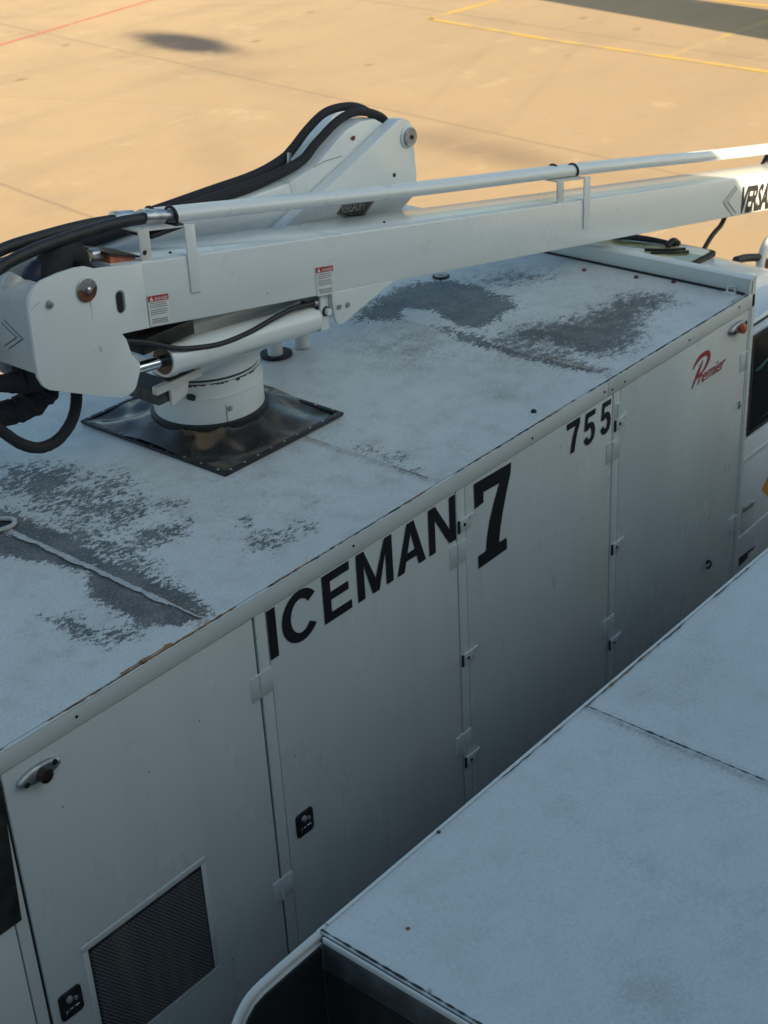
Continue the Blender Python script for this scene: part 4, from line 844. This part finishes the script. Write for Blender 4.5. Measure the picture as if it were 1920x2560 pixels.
bm = B(); prism(bm, rr(6.645, 6.785, 1.55, 1.72, 0.03), 0.0425, 0.046, 0.002); obj('handle_recess', bm, 'plate_paint', cab)
bm = B(); box(bm, 6.655, 6.775, 0.030, 0.043, 1.685, 1.715, 0.006); obj('door_handle', bm, 'zinc', cab)
bm = B(); flat(bm, [(6.866, 1.73), (6.957, 1.648), (7.06, 1.735), (6.968, 1.822)], 0.0435); obj('warning_sticker', bm, 'amber_decal', cab, smooth=0)
bm = B(); flat(bm, [(6.648, 1.398), (6.835, 1.389), (6.828, 1.374), (6.757, 1.374), (6.757, 1.346), (6.659, 1.337)], 0.0435); obj('lettering', bm, 'black_decal', cab, smooth=0)
# skylight in the cab roof
bm = B(); prism(bm, rr(7.16, 7.60, 0.79, 1.80, 0.04), 2.733, 2.760, 0.006, axis='z'); sk = obj('skylight', bm, 'black_rubber', cab)
bm = B(); prism(bm, rr(7.19, 7.575, 0.82, 1.77, 0.03), 2.7605, 2.764, axis='z'); obj('skylight_pane', bm, 'skylight_glass', cab)
bm = B(); tube(bm, [(7.53, 1.03, 2.775), (7.50, 1.20, 2.785), (7.46, 1.38, 2.785), (7.40, 1.55, 2.775)], [0.012, 0.018, 0.02, 0.02], 8); tube(bm, [(7.56, 1.03, 2.77), (7.53, 1.05, 2.795), (7.48, 1.06, 2.775)], 0.018, 8); tube(bm, [(7.50, 0.95, 2.772), (7.43, 1.02, 2.772), (7.36, 1.14, 2.772)], 0.009, 8); tube(bm, [(7.47, 0.91, 2.772), (7.40, 0.97, 2.772), (7.33, 1.08, 2.772)], 0.007, 8); obj('wiper', bm, 'black_rubber', cab)
# strap from the boom to the front, pale arm and hoses by the windscreen
bm = B(); stroke_pts = [(7.87, 0.9, 2.885), (7.82, 0.9, 2.836), (7.76, 0.9, 2.815), (7.70, 0.9, 2.79), (7.62, 0.9, 2.735), (7.58, 0.9, 2.70)]
tube(bm, stroke_pts, 0.014, 8); obj('strap', bm, 'black_rubber', ub)
bm = B(); tube(bm, [(8.00, 0.72, 2.42), (8.08, 0.76, 2.55), (8.20, 0.79, 2.625), (8.30, 0.80, 2.64)], 0.028, 12); arm = obj('mirror_arm', bm, 'plate_paint', cab)
bm = B(); tube(bm, [(7.84, 0.80, 2.628), (7.95, 0.80, 2.610), (8.06, 0.78, 2.585), (8.13, 0.77, 2.55), (8.15, 0.76, 2.49), (8.20, 0.74, 2.42)], 0.024, 10); obj('hose', bm, 'black_rubber', cab)
bm = B(); box(bm, 8.12, 8.16, 0.72, 0.76, 2.46, 2.56, 0.008); obj('bracket', bm, 'orange_paint', cab)
bm = B(); tube(bm, [(8.60, 1.06, 2.96), (8.70, 1.06, 3.04), (8.82, 1.06, 3.12)], 0.02, 8); obj('hose', bm, 'black_rubber', ub)
# bucket end of the boom, outside the picture, and the running gear
bm = B(); box(bm, 10.4, 11.3, 0.45, 1.35, 2.1, 3.1, 0.05); obj('bucket', bm, 'boom_paint', truck)
def wheels(parent, xs, ys):
    for x in xs:
        for y in ys:
            bm = B(); tube(bm, [(x, y-0.15, 0.48), (x, y-0.12, 0.48), (x, y+0.12, 0.48), (x, y+0.15, 0.48)], [0.42, 0.48, 0.48, 0.42], 36, smooth=False); wh = obj('wheel', bm, 'asphalt_tyre', parent)
            bm = B(); tube(bm, [(x, y-0.155, 0.48), (x, y+0.155, 0.48)], 0.24, 24, smooth=False); obj('rim', bm, 'zinc', parent).parent = wh
wheels(truck, (1.6, 8.3), (0.25, W_-0.25))
bm = B(); box(bm, 0.7, 8.9, 0.5, W_-0.5, 0.55, 0.86, 0.01); obj('chassis', bm, 'black_rubber', truck)

# ------------------------------------------------------------------ the truck nearest the camera
t2 = thing('deicing_truck', 'white truck body in the foreground with a clean flat roof and open dark bay', 'truck', (4.0, -2.4, 0))
Y1, Y0 = -1.250, -3.60
X0 = 1.945
st = [((2.706, -1.523)), ((2.666, -1.835)), ((2.638, -2.074))]
D = lambda pts, s_: [(x, y) for x, y in pts]
roof_sheet('roof', t2, X0+0.004, 7.4, Y0+0.01, Y1-0.012, 3.0, 0.0195,
    [], [],
    [([(2.76, -1.40), (2.70, -1.42), (2.62, -1.60), (2.58, -1.86), (2.66, -1.86), (2.70, -1.60)], 0.14, 0.45), ([(2.36, -1.85), (2.18, -1.95), (2.20, -2.15), (2.40, -2.1)], 0.16, 0.5), ([(2.62, -1.85), (2.55, -2.1), (2.7, -2.15), (2.75, -1.9)], 0.14, 0.4), ([(3.14, -1.25), (3.10, -1.25), (3.10, -2.5), (3.14, -2.5)], 0.06, 0.7), ([(3.2, -1.3), (3.9, -1.3), (3.6, -1.5), (3.2, -1.6)], 0.15, 0.35), ([(1.9, -3.7), (7.5, -3.7), (7.5, -1.2), (1.9, -1.2)], 0.05, 0.10), ([(2.0, -3.4), (3.1, -3.4), (3.1, -1.3), (2.0, -1.3)], 0.1, 0.16)],
    [([(3.135, -1.4), (3.12, -1.4), (3.12, -1.9), (3.135, -1.9)], 0.012, 0.7)], 0.45)
bm = B(); box(bm, X0, 7.4, Y0, Y1-0.004, 0.85, 2.988, 0.003); b2 = obj('body', bm, 'bounce_tint_blue', t2)
bm = B(); box(bm, X0, 7.4, Y1-0.012, Y1, 2.92, 3.003, 0.004); obj('rail', bm, 'trim_paint', t2)
bm = B(); box(bm, X0-0.008, X0-0.0005, Y0, Y1-0.03, 2.984, 3.002, 0.002); obj('rear_rail', bm, 'plate_paint', t2)
bm = B(); box(bm, X0-0.011, X0-0.0012, Y0, Y1-0.031, 2.90, 2.983, 0.002); obj('rear_wall_shade', bm, 'plate_shade_grey', t2)  # strip of rear wall, its shade put into the dark grey
edge_pieces('edge_seal', t2, X0, 7.3, Y1-0.016, 3.0045, 'dark_recess', 0.55, 0.006, 11)
edge_pieces('edge_rust', t2, X0+0.3, 5.0, Y1-0.015, 3.0052, 'rust_paint', 0.12, 0.008, 12, False)
bm = B(); n_ = 110; prev = None
for i in range(n_+1):
    yy = Y1-0.014-(1.2)*i/n_; h = 0.0024*random.uniform(0.3, 1.4)*(1.0 if i < 20 or i > 35 else 1.5)
    pr = (bm.verts.new((3.128-h, yy, 3.0072)), bm.verts.new((3.128+h, yy, 3.0072)))
    if prev: bm.faces.new((prev[0], pr[0], pr[1], prev[1]))
    prev = pr
obj('roof_joint', bm, 'dark_recess', t2, smooth=0)
bm = B(); n_ = 90; prev = None
for i in range(n_+1):
    yy = Y1-0.01-(1.6)*i/n_; h = 0.0035*random.uniform(0.2, 1.3)
    pr = (bm.verts.new((X0+0.010-h, yy, 3.0052)), bm.verts.new((X0+0.010+h, yy, 3.0052)))
    if prev: bm.faces.new((prev[0], pr[0], pr[1], prev[1]))
    prev = pr
obj('edge_seal', bm, 'dark_recess', t2, smooth=0)
for x, y, m_ in ((2.09, -1.43, 'rust_paint'), (1.965, -1.60, 'tape'), (2.42, -1.265, 'rusty_steel')):
    bm = B(); lathe(bm, x, y, [(0.0055, 3.001), (0.0055, 3.005), (0.003, 3.0065)], 10); obj('bolt', bm, m_, t2)
# the open bay behind the roof: side board with a round top rail, dark inside
rail_pts = [(1.955, Y1-0.008, 2.990), (1.90, Y1-0.008, 2.990), (1.80, Y1-0.008, 2.989), (1.735, Y1-0.008, 2.986), (1.70, Y1-0.008, 2.978), (1.672, Y1-0.008, 2.958), (1.64, Y1-0.008, 2.92), (1.60, Y1-0.008, 2.865), (1.57, Y1-0.008, 2.80), (1.56, Y1-0.008, 2.5), (1.56, Y1-0.008, 2.0)]
bm = B(); tube(bm, rail_pts, 0.0115, 14, k=6, jit=0.01); obj('bay_rail', bm, 'plate_paint', t2)
bm = B(); prism(bm, [(X0-0.001, 2.975), (1.735, 2.972), (1.70, 2.964), (1.672, 2.944), (1.64, 2.906), (1.60, 2.85), (1.57, 2.79), (1.56, 2.5), (1.56, 0.85), (X0-0.001, 0.85)], Y1-0.022, Y1-0.004); obj('bay_board', bm, 'trim_paint', t2)
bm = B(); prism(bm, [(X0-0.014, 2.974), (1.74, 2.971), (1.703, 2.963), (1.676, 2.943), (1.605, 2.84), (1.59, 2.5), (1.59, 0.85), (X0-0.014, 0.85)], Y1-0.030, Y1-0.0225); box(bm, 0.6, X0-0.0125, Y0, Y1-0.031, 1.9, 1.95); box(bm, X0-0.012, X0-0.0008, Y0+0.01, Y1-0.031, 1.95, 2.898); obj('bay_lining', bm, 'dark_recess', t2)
wheels(t2, (2.9, 8.0), (Y0+0.25, Y1-0.25))
bm = B(); box(bm, 0.7, 8.4, Y0+0.5, Y1-0.5, 0.55, 0.848, 0.01); obj('chassis', bm, 'black_rubber', t2)
bm = B(); box(bm, 7.45, 8.8, Y0+0.05, Y1-0.06, 1.0, 2.6, 0.12, 4); obj('cab', bm, 'cab_paint', t2)
